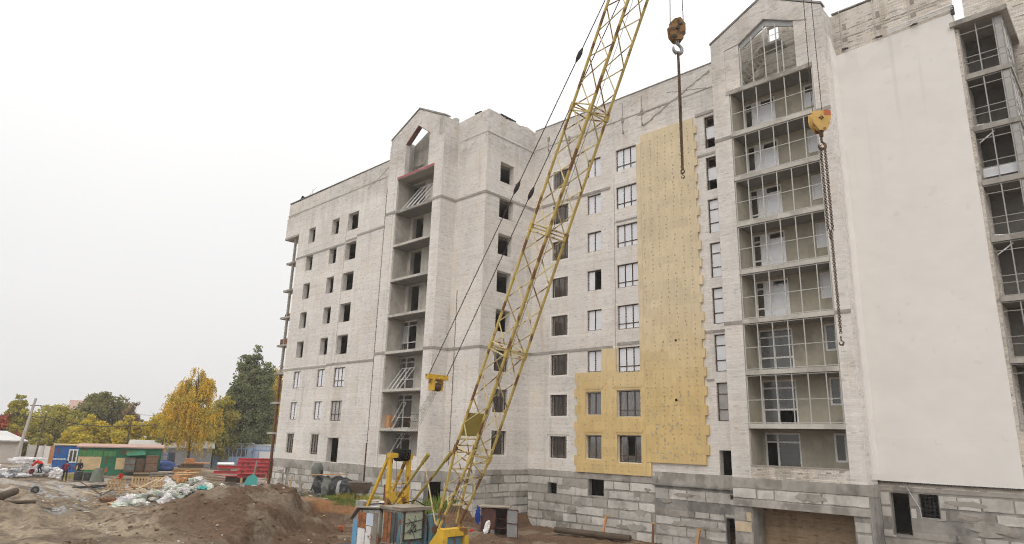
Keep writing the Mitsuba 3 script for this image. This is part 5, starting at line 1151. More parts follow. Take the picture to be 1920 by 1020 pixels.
tree('birch', 'tall weeping birch with golden hanging leaves', 'tree', -97.3, 37.8, 13.6, 7.7, 'leaf_birch', 10, 3600, .30, 11, .12, 0, shape='weep', bark='mat_bark')
tree('poplar', 'tall grey green poplar beside the end of the block', 'tree', -108.8, 50.6, 19.2, 6.6, 'leaf_dark', 11, 30000, .22, 15, .2, shape='poplar', gap=.52)
tree('tree', 'tall yellow tree seen behind the balcony posts', 'tree', -119.0, 60.5, 17.5, 7.0, 'leaf_yellow', 12, 16000, .1, 12)
tree('bush', 'green bush behind the barred window trailer', 'bush', -107.4, 47.2, 6.8, 5.2, 'leaf_green', 13, 12000, .05, 7, shape='bush')
tree('bush', 'olive bush behind the white sided trailer', 'bush', -106.6, 53.0, 5.8, 5.4, 'leaf_olive', 14, 9000, .05, 7, shape='bush')
tree('bush', 'low yellow green bush behind the beige garage', 'bush', -116.8, 24.3, 4.2, 3.8, 'leaf_olive', 15, 6000, .02, 6, shape='bush')
tree('bush', 'low bush between the two left poles and the fence', 'bush', -115.6, 27.2, 3.7, 3.2, 'leaf_yellow', 16, 5000, .02, 6, shape='bush')
tree('tree', 'dense green tree below the spire of the poplar', 'tree', -106.3, 49.0, 15.0, 9.4, 'leaf_dark', 21, 52000, .06, 12, gap=.515)
tree('tree', 'yellow green tree squeezed between birch and poplar', 'tree', -104.5, 44.6, 10.6, 6.0, 'leaf_olive', 22, 18000, .05)
tree('tree', 'olive tree just left of the large dark green tree', 'tree', -130.0, 31.8, 7.6, 5.6, 'leaf_olive', 23, 12000, .06)
tree('bush', 'green bush at the left foot of the weeping birch', 'bush', -104.0, 37.8, 5.4, 4.2, 'leaf_green', 24, 9000, .03, 7, shape='bush')
r = np.random.default_rng(77); C, R = [], []
for k in range(90):
    a = math.radians(r.uniform(143, 185)); d = r.uniform(190, 230); C.append((d * math.cos(a), d * math.sin(a), r.uniform(1, 5))); R.append((5, 5, r.uniform(2.5, 4.5)))
labels[obj('treeline', leaves(C, R, 26000, .45, 78), 'leaf_olive')] = {'kind': 'stuff', 'label': 'far off band of autumn trees along the horizon', 'category': 'trees'}
# ---------------------------------------------------------------- people
man = manifold3d.Manifold
def hull_chain(segs, res=10):
    out = None
    for (a, ra, b, rb) in segs:
        h = man.batch_hull([man.sphere(ra, res).translate(tuple(a)), man.sphere(rb, res).translate(tuple(b))])
        out = h if out is None else out + h
    return out
def to_tri(mn, edge=.05, it=6):
    mm = mn.refine_to_length(edge).to_mesh(); t = trimesh.Trimesh(mm.vert_properties[:, :3], mm.tri_verts, process=True)
    trimesh.smoothing.filter_taubin(t, iterations=it); return t
def person(label, x, y, heading, J, top, trousers, hair='mat_hair', z=None, group=None, cap=None):
    """J: joints in a local frame (x right, y forward, z up), metres"""
    t = thing('person', label, 'person', group); M = loc(x, y, gz(x, y) if z is None else z, heading)
    A = {k: np.array(v, float) for k, v in J.items()}
    hd, nk = A['head'], A['neck']; up = (hd - nk) / np.linalg.norm(hd - nk); fw = A.get('face', np.array([0, 1.0, 0])); fw = fw - up * (fw @ up); fw /= np.linalg.norm(fw); rt = np.cross(fw, up)
    def h(a, b, c): return hd + rt * a + fw * b + up * c
    S = [(nk - up * .05, .06, hd - up * .05, .055), (hd + up * .02, .095, h(0, .025, -.06), .07), (h(0, .07, -.085), .032, h(0, .03, -.05), .06), (h(0, .105, -.015), .012, h(0, .085, .035), .014),
         (h(.085, -.005, -.02), .022, h(.09, -.01, .015), .022), (h(-.085, -.005, -.02), .022, h(-.09, -.01, .015), .022), (h(-.028, .088, -.062), .012, h(.028, .088, -.062), .012), (h(-.06, .08, .035), .014, h(.06, .08, .035), .014)]
    for s in 'LR':
        S += [(A['elb' + s], .045, A['wri' + s], .034)]
        d = A['wri' + s] - A['elb' + s]; d /= np.linalg.norm(d); side = np.cross(d, fw); side /= np.linalg.norm(side) + 1e-9; nn = np.cross(side, d); w = A['wri' + s]
        S += [(w, .03, w + d * .075 + side * .022, .020), (w, .03, w + d * .075 - side * .022, .020)]
        for k, ln in enumerate((.062, .075, .08, .066)):
            b = w + d * .08 + side * (k - 1.5) * .021; c = b + d * ln * .55 + nn * .006; e = c + d * ln * .45 + nn * .025; S += [(b, .010, c, .0095), (c, .0095, e, .008)]
        b = w + d * .03 + side * .03 * (1 if s == 'L' else -1); c = b + d * .035 + side * .03 * (1 if s == 'L' else -1); S += [(b, .012, c, .011), (c, .011, c + d * .03, .009)]
    S += [(A['hip'], .1, A['chest'], .11), (A['chest'], .09, nk, .05)]
    for s in 'LR':
        S += [(A['chest'], .07, A['sho' + s], .05), (A['sho' + s], .05, A['elb' + s], .042), (A['hip'], .08, A['leg' + s], .08), (A['leg' + s], .08, A['kne' + s], .055), (A['kne' + s], .05, A['ank' + s], .04)]
    obj('body', to_tri(hull_chain(S, 10), .035, 3).apply_transform(M), 'mat_skin', t, True)
    C = [(A['hip'] + [0, 0, .02], .155, A['chest'], .165), (A['chest'], .15, nk - up * .05, .085)]
    for s in 'LR': C += [(A['chest'] + (A['sho' + s] - A['chest']) * .4, .12, A['sho' + s], .082), (A['sho' + s], .08, A['elb' + s], .064), (A['elb' + s], .062, A['wri' + s] - (A['wri' + s] - A['elb' + s]) * .08, .05)]
    obj('jacket', to_tri(hull_chain(C, 12), .05, 5).apply_transform(M), top, t, True)
    C = [(A['hip'] + [0, 0, -.02], .145, A['hip'] + [0, 0, .03], .148)]
    for s in 'LR': C += [(A['hip'], .12, A['leg' + s], .105), (A['leg' + s], .1, A['kne' + s], .078), (A['kne' + s], .076, A['ank' + s], .06)]
    obj('trousers', to_tri(hull_chain(C, 12), .05, 5).apply_transform(M), trousers, t, True)
    C = []
    m = MB()
    for s in 'LR':
        a = A['ank' + s]; f = A.get('toe' + s, np.array([0, 1, 0])); mm = to_tri(hull_chain([(a + [0, 0, -.03], .055, a + f * .17 + [0, 0, -.045], .042), (a + f * -.03 + [0, 0, -.04], .05, a + [0, 0, -.02], .05)], 8), .04, 2); m.mesh_in(mm)
    obj('boots', m.mesh(M), 'mat_black', t, True)
    c = hull_chain([(h(0, -.02, .045), .098, h(0, -.045, 0), .085)], 10)
    if cap: c = hull_chain([(h(0, -.01, .05), .102, h(0, -.03, .03), .1), (h(0, .06, .05), .06, h(0, .12, .045), .04)], 10)
    obj('cap' if cap else 'hair', to_tri(c, .04, 2).apply_transform(M), cap or hair, t, True)
    return t
STAND = dict(hip=(0, 0, .95), chest=(0, .02, 1.32), neck=(0, .0, 1.50), head=(0, .03, 1.66), shoL=(-.2, 0, 1.42), shoR=(.2, 0, 1.42), elbL=(-.30, -.04, 1.14), elbR=(.30, -.02, 1.14), wriL=(-.26, .10, .92), wriR=(.27, .12, .93), legL=(-.1, 0, .88), legR=(.1, 0, .88), kneL=(-.12, .03, .48), kneR=(.13, .02, .48), ankL=(-.14, -.02, .08), ankR=(.15, .02, .08))
person('person in maroon jacket and dark trousers standing on the yard mud, seen from behind', -75.7, 18.3, facing(-75.7, 18.3) - .25, {**STAND, 'elbL': (-.33, .02, 1.15), 'wriL': (-.2, .2, 1.05), 'elbR': (.34, .0, 1.16), 'wriR': (.22, .2, 1.02)}, 'mat_cloth_maroon', 'mat_cloth_dark')
person('person in dark clothing standing behind the black barrels', -79.6, 20.4, facing(-79.6, 20.4) + 2.6, {**STAND, 'elbR': (.3, .12, 1.15), 'wriR': (.12, .3, 1.2)}, 'mat_cloth_dark', 'mat_cloth_dark')
person('person in green work clothes standing before the cream board', -84.0, 22.9, facing(-84, 22.9) + 1.2, {**STAND, 'elbR': (.28, .15, 1.16), 'wriR': (.15, .36, 1.08), 'head': (0, .05, 1.655)}, 'mat_cloth_green', 'mat_cloth_dark')
BEND = dict(hip=(0, -.12, .84), chest=(0, .22, 1.04), neck=(0, .38, 1.10), head=(0, .53, 1.10), face=(0, .6, -.8), shoL=(-.2, .3, 1.06), shoR=(.2, .3, 1.06), elbL=(-.27, .5, .84), elbR=(.27, .48, .84), wriL=(-.18, .66, .64), wriR=(.17, .68, .62), legL=(-.1, -.1, .8), legR=(.1, -.1, .8), kneL=(-.13, .06, .44), kneR=(.15, -.02, .44), ankL=(-.15, -.06, .08), ankR=(.17, -.2, .08))
person('person in bright red jacket bending over the grey waste bags', -81.0, 17.3, facing(-81, 17.3) + 1.25, BEND, 'mat_cloth_red', 'mat_cloth_dark', z=.45)
# ---------------------------------------------------------------- things lying about the yard
def bag(name, label, cat, x, y, z, rx, ry, rz, mat, seed, group, a=0., tilt=0.):
    b = blob(1, 1, 1, seed, 3, .45, 1.7); v = np.array(b.vertices)
    q = np.abs(meshkit.fbm(v * 2.6 + seed, 3, seed + 5) - .5) * 2; v *= (1.12 - .75 * (1 - q) ** 4)[:, None]; v[:, 2] = np.sign(v[:, 2]) * np.abs(v[:, 2]) ** .8; v *= [rx, ry, rz]
    v += .10 * (meshkit.noise(v * 5.5 / max(rx, .2) * .35, seed)[:, None] - .5) * np.array([rx, ry, rz]) * 2.2; b.vertices = v
    M = loc(x, y, z, a); R = np.eye(4); c, s = math.cos(tilt), math.sin(tilt); R[:3, :3] = [[1, 0, 0], [0, c, -s], [0, s, c]]
    return solo(name, trimesh.Trimesh(v, b.faces, process=False).apply_transform(M @ R), mat, label, cat, group)
r = random.Random(11)
# heap of bags and waste by the mound: long axis across the view
G = 'rubble bags in the waste heap'; c0 = np.array([-49.6, 18.0]); ru = np.array([.345, .94]); rf = np.array([-.94, .345])
mats = ['mat_bag_white', 'mat_bag_green', 'mat_bag_white', 'mat_bag_green', 'mat_bag_bright', 'mat_bag_grey']
for k in range(86):
    t = r.random(); u = -2.9 + 6.9 * t + r.uniform(-.3, .3); lay = r.choice((0, 0, 1, 1, 2)); dpt = r.uniform(-1.1, 2.0) + (.55 * lay)
    if u < -1.2 and lay > 0: lay = 0
    p = c0 + ru * u + rf * dpt; z = gz(*p) + .10 + .22 * lay; s = r.uniform(.26, .52)
    mt = r.choice(mats); cl = {'mat_bag_white': 'off-white', 'mat_bag_green': 'greenish', 'mat_bag_bright': 'bright white', 'mat_bag_grey': 'grey'}[mt]; wh = ('left end' if u < -1.2 else 'left half' if u < .6 else 'right half' if u < 2.4 else 'right end')
    bag('rubble_bag', '%s rubble bag %s at the %s of the waste heap' % (cl, ('in the bottom layer', 'in the middle layer', 'on top')[lay], wh), 'bag', p[0], p[1], z, s, s * r.uniform(.6, 1), s * r.uniform(.22, .7), mt, k + 3, G, r.uniform(0, 6), r.uniform(-.9, .9))
for k, (u, d, z, mt, lb) in enumerate(((2.3, -.7, .95, 'mat_teal', 'turquoise scrap on top of the waste heap'), (2.2, -.9, .62, 'mat_bag_orange', 'orange brown scrap below the turquoise one'), (.1, 1.4, .9, 'mat_bag_bright', 'bright white torn bag at the top of the heap'), (-2.9, -.8, .2, 'mat_bag_orange', 'tan net bag at the left foot of the heap'), (-2.5, -.4, .3, 'mat_bag_bright', 'clean white bag next to the tan net bag'), (1.0, 1.6, .7, 'mat_bag_orange', 'pale orange bag behind the white torn bag'))):
    p = c0 + ru * u + rf * d; bag('scrap_bag', lb, 'bag', p[0], p[1], gz(*p) + z, .38, .26, .2, mt, 90 + k, None, r.uniform(0, 6), .4)
for k, (u, d, z, L, ang, mt, lb) in enumerate(((-1.1, .9, 1.0, 1.5, .5, 'mat_wood_pale', 'pale plank leaning left in the waste heap'), (-.5, 1.2, .9, 1.3, .7, 'mat_wood_pale', 'pale plank right of the leaning one in the heap'), (-.3, .8, .55, 1.5, .05, 'mat_wood', 'brown plank lying flat across the heap'), (2.3, -1.0, .35, 1.5, .45, 'mat_bag_bright', 'white board at the lower right of the heap'), (2.75, -1.0, .1, .7, 1.5, 'mat_bag_bright', 'short white stick standing below the white board'), (.75, -.5, .4, 1.2, -.6, 'mat_shed_grey', 'dark edged grey sheet sticking out of the heap'))):
    p = c0 + ru * u + rf * d; M = loc(p[0], p[1], gz(*p) + z, facing(*p)); m = MB(); m.bar((-L/2*math.cos(ang), 0, -L/2*math.sin(ang)), (L/2*math.cos(ang), .1, L/2*math.sin(ang)), .16, .05); solo('plank', m.mesh(M), mt, lb, 'plank')
M = loc(-46.2, 20.2, gz(-46.2, 20.2), 0); m = MB(); m.tube((0, 0, 0), (.04, .03, 1.5), .022, n=5); solo('stake', m.mesh(M), 'mat_wire', 'thin black stake at the right end of the heap', 'stake')
def pallet(x, y, z, da, tilt, mat, label):
    t = thing('pallet', label, 'pallet'); M = loc(x, y, z, facing(x, y) + da); R = np.eye(4); c, s = math.cos(tilt), math.sin(tilt); R[:3, :3] = [[1, 0, 0], [0, c, -s], [0, s, c]]; M = M @ R
    for k in range(6): m = MB(); m.box(-.6 + k * .21, -.48 + k * .21, 0, .8, .12, .15); obj('slat', m.mesh(M), mat, t)
    for k in range(3): m = MB(); m.box(-.6, .57, k * .36, k * .36 + .08, 0, .119); obj('bearer', m.mesh(M), mat, t)
g0 = np.array([-57.2, 18.9])
pallet(g0[0], g0[1], .55, .0, 1.25, 'mat_wood', 'brown pallet standing upright at the back of the heap'); g1 = np.array([-57.3, 17.3])
pallet(g1[0], g1[1], .35, .25, 1.35, 'mat_wood', 'light brown pallet standing at the left of the heap'); g2 = np.array([-57.0, 20.2])
pallet(g2[0], g2[1], .55, -.2, 1.0, 'mat_wood', 'brown pallet leaning right of the upright one'); g3 = c0 + ru * -3.0 + rf * .9
pallet(g3[0], g3[1], .12, .3, .1, 'mat_rust', 'dark red brown pallet lying flat at the left of the heap')
# plastic waste pile at far left
G = 'plastic waste bags left of the workers'
for k in range(84):
    u = r.uniform(-5.6, 2.6); lay = r.choice((0, 0, 0, 1, 1, 2)); d = r.uniform(-.3, 2.6) + .5 * lay
    if u > 1.4 and lay > 1: lay = 1
    p = np.array([-81.5, 16.2]) + np.array([.195, .98]) * u + np.array([-.98, .195]) * d; s = r.uniform(.3, .62)
    mt = r.choice(('mat_bag_grey', 'mat_bag_grey', 'mat_bag_bright', 'mat_bag_bright', 'mat_shed_grey')); cl = {'mat_bag_grey': 'light grey', 'mat_bag_bright': 'white', 'mat_shed_grey': 'dark grey'}[mt]; wh = ('left part' if u < -2.9 else 'middle' if u < 0 else 'right part')
    bag('waste_bag', '%s plastic bag %s in the %s of the far left heap' % (cl, ('on the ground', 'halfway up', 'on top')[lay], wh), 'bag', p[0], p[1], .15 + .42 * lay, s, s * r.uniform(.55, 1), s * r.uniform(.15, .5), mt, 200 + k, G, r.uniform(0, 6), r.uniform(-.9, .9))
bag('foil_roll', 'large white foil roll on top of the left heap', 'roll', -83.4, 16.6, 1.55, 1.5, .5, .38, 'mat_bag_bright', 301, None, facing(-83.4, 16.6))
bag('waste_bag', 'dark red bag in the left heap below the bending person', 'bag', -80.6, 16.6, .6, .36, .25, .28, 'mat_cloth_maroon', 302, None)
bag('waste_bag', 'big clean white sack at the right end of the left heap', 'bag', -80.0, 18.6, .4, .8, .55, .5, 'mat_bag_bright', 303, None)
# barrels, rusty drum and the green cone tank
def barrel(x, y, label, mat, z=0, rad=.3, h=.85):
    t = thing('barrel', label, 'barrel'); p = [(rad * .93, 0), (rad, .03), (rad, h * .33), (rad * 1.05, h * .35), (rad, h * .37), (rad, h * .66), (rad * 1.05, h * .68), (rad, h * .7), (rad, h - .03), (rad * .94, h), (.0, h - .02)]
    m = trimesh.creation.revolve(np.array([(0, 0)] + p), sections=18); obj('drum', m.apply_transform(loc(x, y, z)), mat, t, 30)
    m = trimesh.creation.cylinder(radius=.035, height=.03, sections=8); obj('bung', m.apply_transform(loc(x + rad * .5, y, z + h)), 'mat_dark_steel', t)
barrel(-76.4, 19.6, 'black barrel nearest the person in maroon', 'mat_tarp_black', .0, .36, .8); barrel(-76.2, 20.35, 'second black barrel right of the first', 'mat_dark_steel', 0, .33, .7); barrel(-77.6, 21.6, 'rusty red barrel behind the grey green hopper', 'mat_rust', 0, .3, 1.0)
t = thing('concrete_hopper', 'grey green steel concrete hopper with wide base on the yard', 'hopper'); m = trimesh.creation.revolve(np.array([(0, .02), (.62, 0), (.62, .12), (.42, .9), (.30, 1.25), (.24, 1.25), (.24, 1.2), (0, 1.15)]), sections=20); obj('body', m.apply_transform(loc(-72.6, 20.2, 0)), 'mat_hopper', t, 30)
m = trimesh.creation.torus(.6, .05, 20, 8); obj('rim', m.apply_transform(loc(-72.6, 20.2, .08)), 'mat_tarp_grey', t, True)
bag('scrap_bag', 'orange scrap hanging on the hopper', 'bag', -72.2, 20.7, 1.1, .16, .12, .26, 'mat_orange', 310, None)
# work table of green steel with diagonal legs
t = thing('work_table', 'green steel work table with diagonal legs and a plank top', 'table'); A = loc(-84.0, 25.6, 0, facing(-84, 25.6))
m = MB(); m.box(-2.3, 2.3, 0, .8, .95, 1.02); obj('top', m.mesh(A), 'mat_wood', t)
for x in (-2.1, -.7, .7, 2.1):
    m = MB(); m.bar((x - .35, .1, 0), (x, .1, .95), .06).bar((x + .35, .1, 0), (x, .1, .95), .06); obj('leg', m.mesh(A), 'mat_cab_grey', t)
m = MB(); m.box(-2.2, 2.2, .3, .34, .1, .9); obj('back_sheet', m.mesh(A), 'mat_green_paint', t)
# bicycle
t = thing('bicycle', 'old bicycle standing at the end of the green cabin', 'bicycle'); A = loc(-90.0, 30.6, .85, facing(-90, 30.6))
for x in (-.52, .52):
    m = MB(); ring(m, (x, 0, .34), .33, .028, 0, 20); w = obj('wheel', m.mesh(A), 'mat_dark_steel', t)
    m = MB()
    for k in range(8): m.tube((x, 0, .34), (x + .31 * math.cos(k * .785), 0, .34 + .31 * math.sin(k * .785)), .006, n=3)
    obj('spokes', m.mesh(A), 'mat_steel', w)
m = MB()
for a, b in (((-.52, 0, .34), (-.08, 0, .3)), ((-.08, 0, .3), (-.2, 0, .78)), ((-.2, 0, .78), (.36, 0, .8)), ((.36, 0, .8), (-.08, 0, .3)), ((.34, 0, .92), (.52, 0, .34)), ((-.52, 0, .34), (-.18, 0, .72))): m.tube(a, b, .02, n=5)
obj('frame', m.mesh(A), 'mat_blue_paint', t); m = MB(); m.box(-.34, -.08, -.06, .06, .84, .9); obj('saddle', m.mesh(A), 'mat_black', t); m = MB(); m.path([(.3, -.26, 1.0), (.34, -.12, .98), (.34, .12, .98), (.3, .26, 1.0)], .015, 5); obj('handlebar', m.mesh(A), 'mat_steel', t)
t = thing('trestle', 'low rusty trestle carrying the bicycle', 'trestle'); m = MB(); m.box(-1.0, 1.0, -.3, .3, .78, .83); obj('top', m.mesh(loc(-90.0, 30.6, 0, facing(-90, 30.6))), 'mat_wood', t)
for x in (-.8, .8): m = MB(); m.bar((x - .2, 0, 0), (x, 0, .78), .08).bar((x + .2, 0, 0), (x, 0, .78), .08); obj('leg', m.mesh(loc(-90.0, 30.6, 0, facing(-90, 30.6))), 'mat_wood', t)
# blue tarpaulin over a heap
b = blob(1.35, .9, .85, 51, 3, .3, 1.7); v = np.array(b.vertices); v[:, 2] = np.maximum(v[:, 2], -.2); solo('tarpaulin', trimesh.Trimesh(v, b.faces, process=False).apply_transform(loc(-85.3, 30.6, .5, facing(-85, 29))), 'mat_tarp_blue', 'dark blue tarpaulin draped over a heap by the bicycle', 'tarpaulin', smooth=50)
bag('scrap_bag', 'bright blue sheet piled left of the tarpaulin', 'bag', -84.8, 28.9, .5, .7, .5, .5, 'mat_blue_paint', 312, None)
# lumber and roof sheet stack
base = np.array([-82.8, 32.4]); A = loc(base[0], base[1], 0, facing(*base))
for k, (x0, x1, z0, z1, d, mt, lb) in enumerate(((-1.7, 1.3, .2, .42, 1.0, 'mat_wood_orange', 'yellow brown beam at the bottom of the timber stack'), (-1.6, 1.4, .46, .72, 1.1, 'mat_wood', 'dull brown beam in the timber stack'), (-1.2, 1.5, .76, 1.0, 1.1, 'mat_rusty_brown', 'dark beam in the timber stack'), (-.9, 1.6, 1.04, 1.16, 1.2, 'mat_rust', 'rusty sheet near the top of the timber stack'), (-.6, 2.2, 1.19, 1.27, 1.3, 'mat_wood_orange', 'pale orange plywood sheet on top of the timber stack'))):
    m = MB(); m.box(x0, x1, 0, d, z0, z1); solo('timber', m.mesh(A), mt, lb, 'timber')
bag('scrap_bag', 'yellow sheet heap in front of the timber stack', 'bag', -80.6, 31.4, .35, .9, .3, .25, 'mat_wood_orange', 320, None)
m = MB(); m.box(-.5, .5, 0, .5, 1.3, 1.75); solo('brick_pack', m.mesh(A), 'mat_orange_brick', 'small orange brick pack on the timber stack', 'brick pack')
# red steel beams
def ibeam(L, w, h, tw=.04): 
    m = MB(); m.box(-L/2, L/2, -w/2, w/2, 0, tw).box(-L/2, L/2, -w/2, w/2, h - tw, h).box(-L/2, L/2, -tw/2, tw/2, tw, h - tw); return m
base = np.array([-66.2, 32.5]); A0 = facing(*base); rr = np.array([math.cos(A0), math.sin(A0)])
G = 'red steel beams in the tall stack'; k = 0
for j, z in enumerate((.52, .92, 1.30, 1.68, 2.06)):
    for i in range(2):
        if j == 0 and i == 0: continue
        p = base + np.array([-rr[1], rr[0]]) * (i * .36) ; solo('steel_beam', ibeam(3.7 + .25 * (j % 2) + (.3 if j == 4 else 0), .3, .34).mesh(loc(p[0] + rr[0] * (.1 * (j % 3) + .1), p[1] + rr[1] * (.1 * (j % 3) + .1), z, A0)), 'mat_red_steel', 'red painted steel beam in the tall stack by the block corner', 'beam', G)
for x in (-1.3, 1.3):
    for z in (.45,): m = MB(); m.box(x - .1, x + .1, -.4, .9, .0, .5); solo('timber', m.mesh(loc(base[0], base[1], 0, A0)), 'mat_wood', ('left' if x < 0 else 'right') + ' bearer block under the tall red beam stack', 'timber')
base = np.array([-78.5, 35.2]); A0 = facing(*base)
for j in range(3): solo('steel_beam', ibeam(3.1 - .2 * j, .3, .3).mesh(loc(base[0] + j * .12, base[1] + .3 * (j == 1), .25 + .3 * j * (j != 1), A0)), 'mat_red_steel', 'red painted steel beam in the low pile before the blue trailer', 'beam', 'red steel beams in the low pile')
base = np.array([-68.5, 32.0]); m = MB(); m.box(-1.8, 1.7, -.3, .3, .55, .63); solo('steel_sheet', m.mesh(loc(*base, 0, facing(*base))), 'mat_red_steel', 'thin red steel sheet lying in front of the beams', 'sheet')
m = MB(); m.box(-1.4, 1.6, .1, .6, 0, .54); solo('concrete_slab', m.mesh(loc(*base, 0, facing(*base))), 'mat_rusty_brown', 'dark slab pile carrying the red sheet', 'slab')
# corner of the yard below the block: posts, teal sheet, rubble
for x, y, h, lean, lb in ((-63.0, 30.6, 2.3, .25, 'grey wooden post leaning in front of the red beams'), (-58.5, 31.6, 1.9, .12, 'grey wooden post below the ground floor windows'), (-62.6, 30.2, .9, 0, 'short pale post stump before the red beams')):
    m = MB(); m.bar((x, y, 0), (x + lean * .35, y + lean * .9, h), .13); solo('post', m, 'mat_drab_grey', lb, 'post')
m = MB(); m.prism([(-.6, 0), (.55, -.1), (.6, .6), (.2, .95), (-.3, .7)], 0, .05); solo('teal_sheet', m.mesh(loc(-61.2, 29.6, .25, facing(-61, 29.6))), 'mat_teal', 'turquoise sheet propped below the leaning post', 'sheet')
G = 'rubble lumps below the left wing'
for k in range(56):
    u = r.uniform(-62.5, -50); y = 30.2 + r.uniform(-1.2, 1.6) + (-.0 if u > -56 else -.6); s = r.uniform(.12, .36)
    mt, cl = r.choice((('mat_rubble', 'brownish grey'), ('mat_tarp_grey', 'dark grey'), ('mat_concrete', 'concrete grey'), ('mat_rusty_brown', 'dark brown'), ('mat_bag_grey', 'pale grey')))
    bag('rubble_lump', '%s rubble lump below the left wing %s' % (cl, 'near the balcony posts' if u < -58.5 else 'under the ground floor windows' if u < -54.5 else 'by the black bundles'), 'rubble', u, y, s * .3 + gz(u, y), s, s * .8, s * .6, mt, 400 + k, G, r.uniform(0, 6))
t = thing('mixer_drum', 'grey broken mixer drum standing in front of the doorway', 'mixer'); m = trimesh.creation.revolve(np.array([(0, 0), (.35, 0), (.5, .35), (.5, .8), (.28, 1.2), (.24, 1.2), (.24, 1.1), (0, 1.1)]), sections=16); obj('drum', m.apply_transform(loc(-53.2, 31.6, 1.3)), 'mat_tarp_grey', t, 30)
m = MB(); m.bar((-53.7, 31.4, 0), (-53.3, 31.6, 1.5), .09).bar((-52.6, 31.4, 0), (-53.0, 31.6, 1.5), .09).bar((-53.2, 32.2, 0), (-53.2, 31.8, 1.5), .09).bar((-52.6, 31.5, 1.0), (-51.8, 31.2, 2.0), .12); obj('stand', m, 'mat_dark_steel', t)
# pile under black sheets with a plank across
for k, (x, y, rx, ry, rz, mt, lb) in enumerate(((-51.4, 31.0, .75, .6, .85, 'mat_tarp_black', 'black sheeted bundle at the left of the plank'), (-50.1, 30.9, .6, .55, .8, 'mat_tarp_grey', 'grey rolled mat upright in the black pile'), (-49.2, 31.2, .8, .6, .85, 'mat_tarp_black', 'black sheeted bundle in the middle under the plank'), (-48.1, 31.3, .75, .6, .8, 'mat_tarp_black', 'black sheeted bundle at the right of the plank'), (-48.4, 30.9, .3, .25, .6, 'mat_shed_grey', 'grey foil sack tucked in the right black bundle'))):
    b = blob(rx, ry, rz, 60 + k, 3, .30, 2.2); v = np.array(b.vertices); ang = np.arctan2(v[:, 1], v[:, 0]); v[:, :2] *= (1 + .09 * np.sin(ang * 9 + k) * np.clip(-v[:, 2:3] / rz + .6, 0, 1)[:, 0])[:, None]
    solo('sheeted_bundle', trimesh.Trimesh(v, b.faces, process=False).apply_transform(loc(x, y, .75)), mt, lb, 'bundle', smooth=60)
m = MB(); m.bar((-51.9, 30.3, 1.62), (-47.8, 31.0, 1.86), .4, .07); solo('plank', m, 'mat_wood_orange', 'long orange brown plank lying across the black bundles', 'plank')
m = MB(); m.bar((-52.1, 31.8, 0), (-52.8, 31.5, 1.9), .5, .06); solo('plank', m, 'mat_tarp_grey', 'grey board leaning left of the black bundles', 'plank')
# hopper bucket on the grass
t = thing('concrete_bucket', 'dark brown concrete bucket on legs in front of the left bay', 'bucket'); A = loc(-45.6, 30.9, 0, facing(-45.6, 30.9))
v = np.array([(-.35, 0, .55), (.35, 0, .55), (.35, .7, .55), (-.35, .7, .55), (-.85, -.1, 1.1), (.85, -.1, 1.1), (.85, .9, 1.1), (-.85, .9, 1.1)]); m = MB(); m.add(v, _BF).box(-.85, .85, -.1, .9, 1.1, 1.4); obj('hopper', m.mesh(A), 'mat_rusty_brown', t)
for x in (-.3, .3):
    for y in (.05, .65): m = MB(); m.box(x - .05, x + .05, y - .05, y + .05, 0, .56); obj('leg', m.mesh(A), 'mat_dark_steel', t)
m = MB(); m.box(-.88, .88, -.13, -.1, 1.36, 1.44); obj('rim', m.mesh(A), 'mat_drab_grey', t)
m = MB(); m.box(-.55, .55, 0, .1, 1.8, 2.35); 
# logs and tyre at the left of the track
for k, (a, b, rad, mt, lb) in enumerate((((-50.2, 9.0, .75), (-51.6, 10.0, .95), .24, 'mat_rusty_brown', 'thick rusty pipe end at the left edge'), ((-49.9, 9.2, .45), (-50.4, 10.9, .40), .11, 'mat_rusty_brown', 'dark pole lying beside the rusty pipe'), ((-48.8, 8.2, .6), (-50.9, 9.3, .62), .16, 'mat_rust', 'second rusty pipe below the thick one'))):
    m = MB(); m.tube(a, b, rad, rad * .95, 10); solo('pipe', m, mt, lb, 'pipe', smooth=40)
t = thing('tyre', 'worn black tyre standing in the wet mud', 'tyre'); M = loc(-62.3, 13.3, .22, facing(-62, 13)); m = MB(); ring(m, (0, 0, 0), .19, .10, 0, 18); obj('tread', m.mesh(M), 'mat_tarp_black', t, 50); m = MB(); m.tube((0, -.06, 0), (0, .06, 0), .11, n=12); obj('hub', m.mesh(M), 'mat_tarp_grey', t)
for k, (x, y, L, a, lb) in enumerate(((-64.6, 17.3, 1.9, .1, 'black beam lying in mud before the hopper'), (-65.6, 18.6, 2.0, .35, 'second black beam crossing the first'), (-66.6, 19.6, 1.8, -.1, 'third black beam near the pallets'))):
    m = MB(); m.bar((-L/2, 0, .12), (L/2, .2, .22), .22, .2); solo('timber', m.mesh(loc(x, y, gz(x, y), facing(x, y) + a)), 'mat_dark_steel', lb, 'timber')
bag('scrap_bag', 'red scrap at the back of the pallets', 'bag', -66.4, 20.3, .85, .22, .2, .3, 'mat_cloth_red', 330, None); bag('scrap_bag', 'yellow scrap left of the red one', 'bag', -66.2, 19.8, .55, .35, .2, .15, 'mat_wood_orange', 331, None)
bag('scrap_ball', 'bright orange lump on the slope left of the crane', 'scrap', -37.4, 24.2, gz(-37.4, 24.2) + .1, .2, .17, .16, 'mat_orange', 340, None)
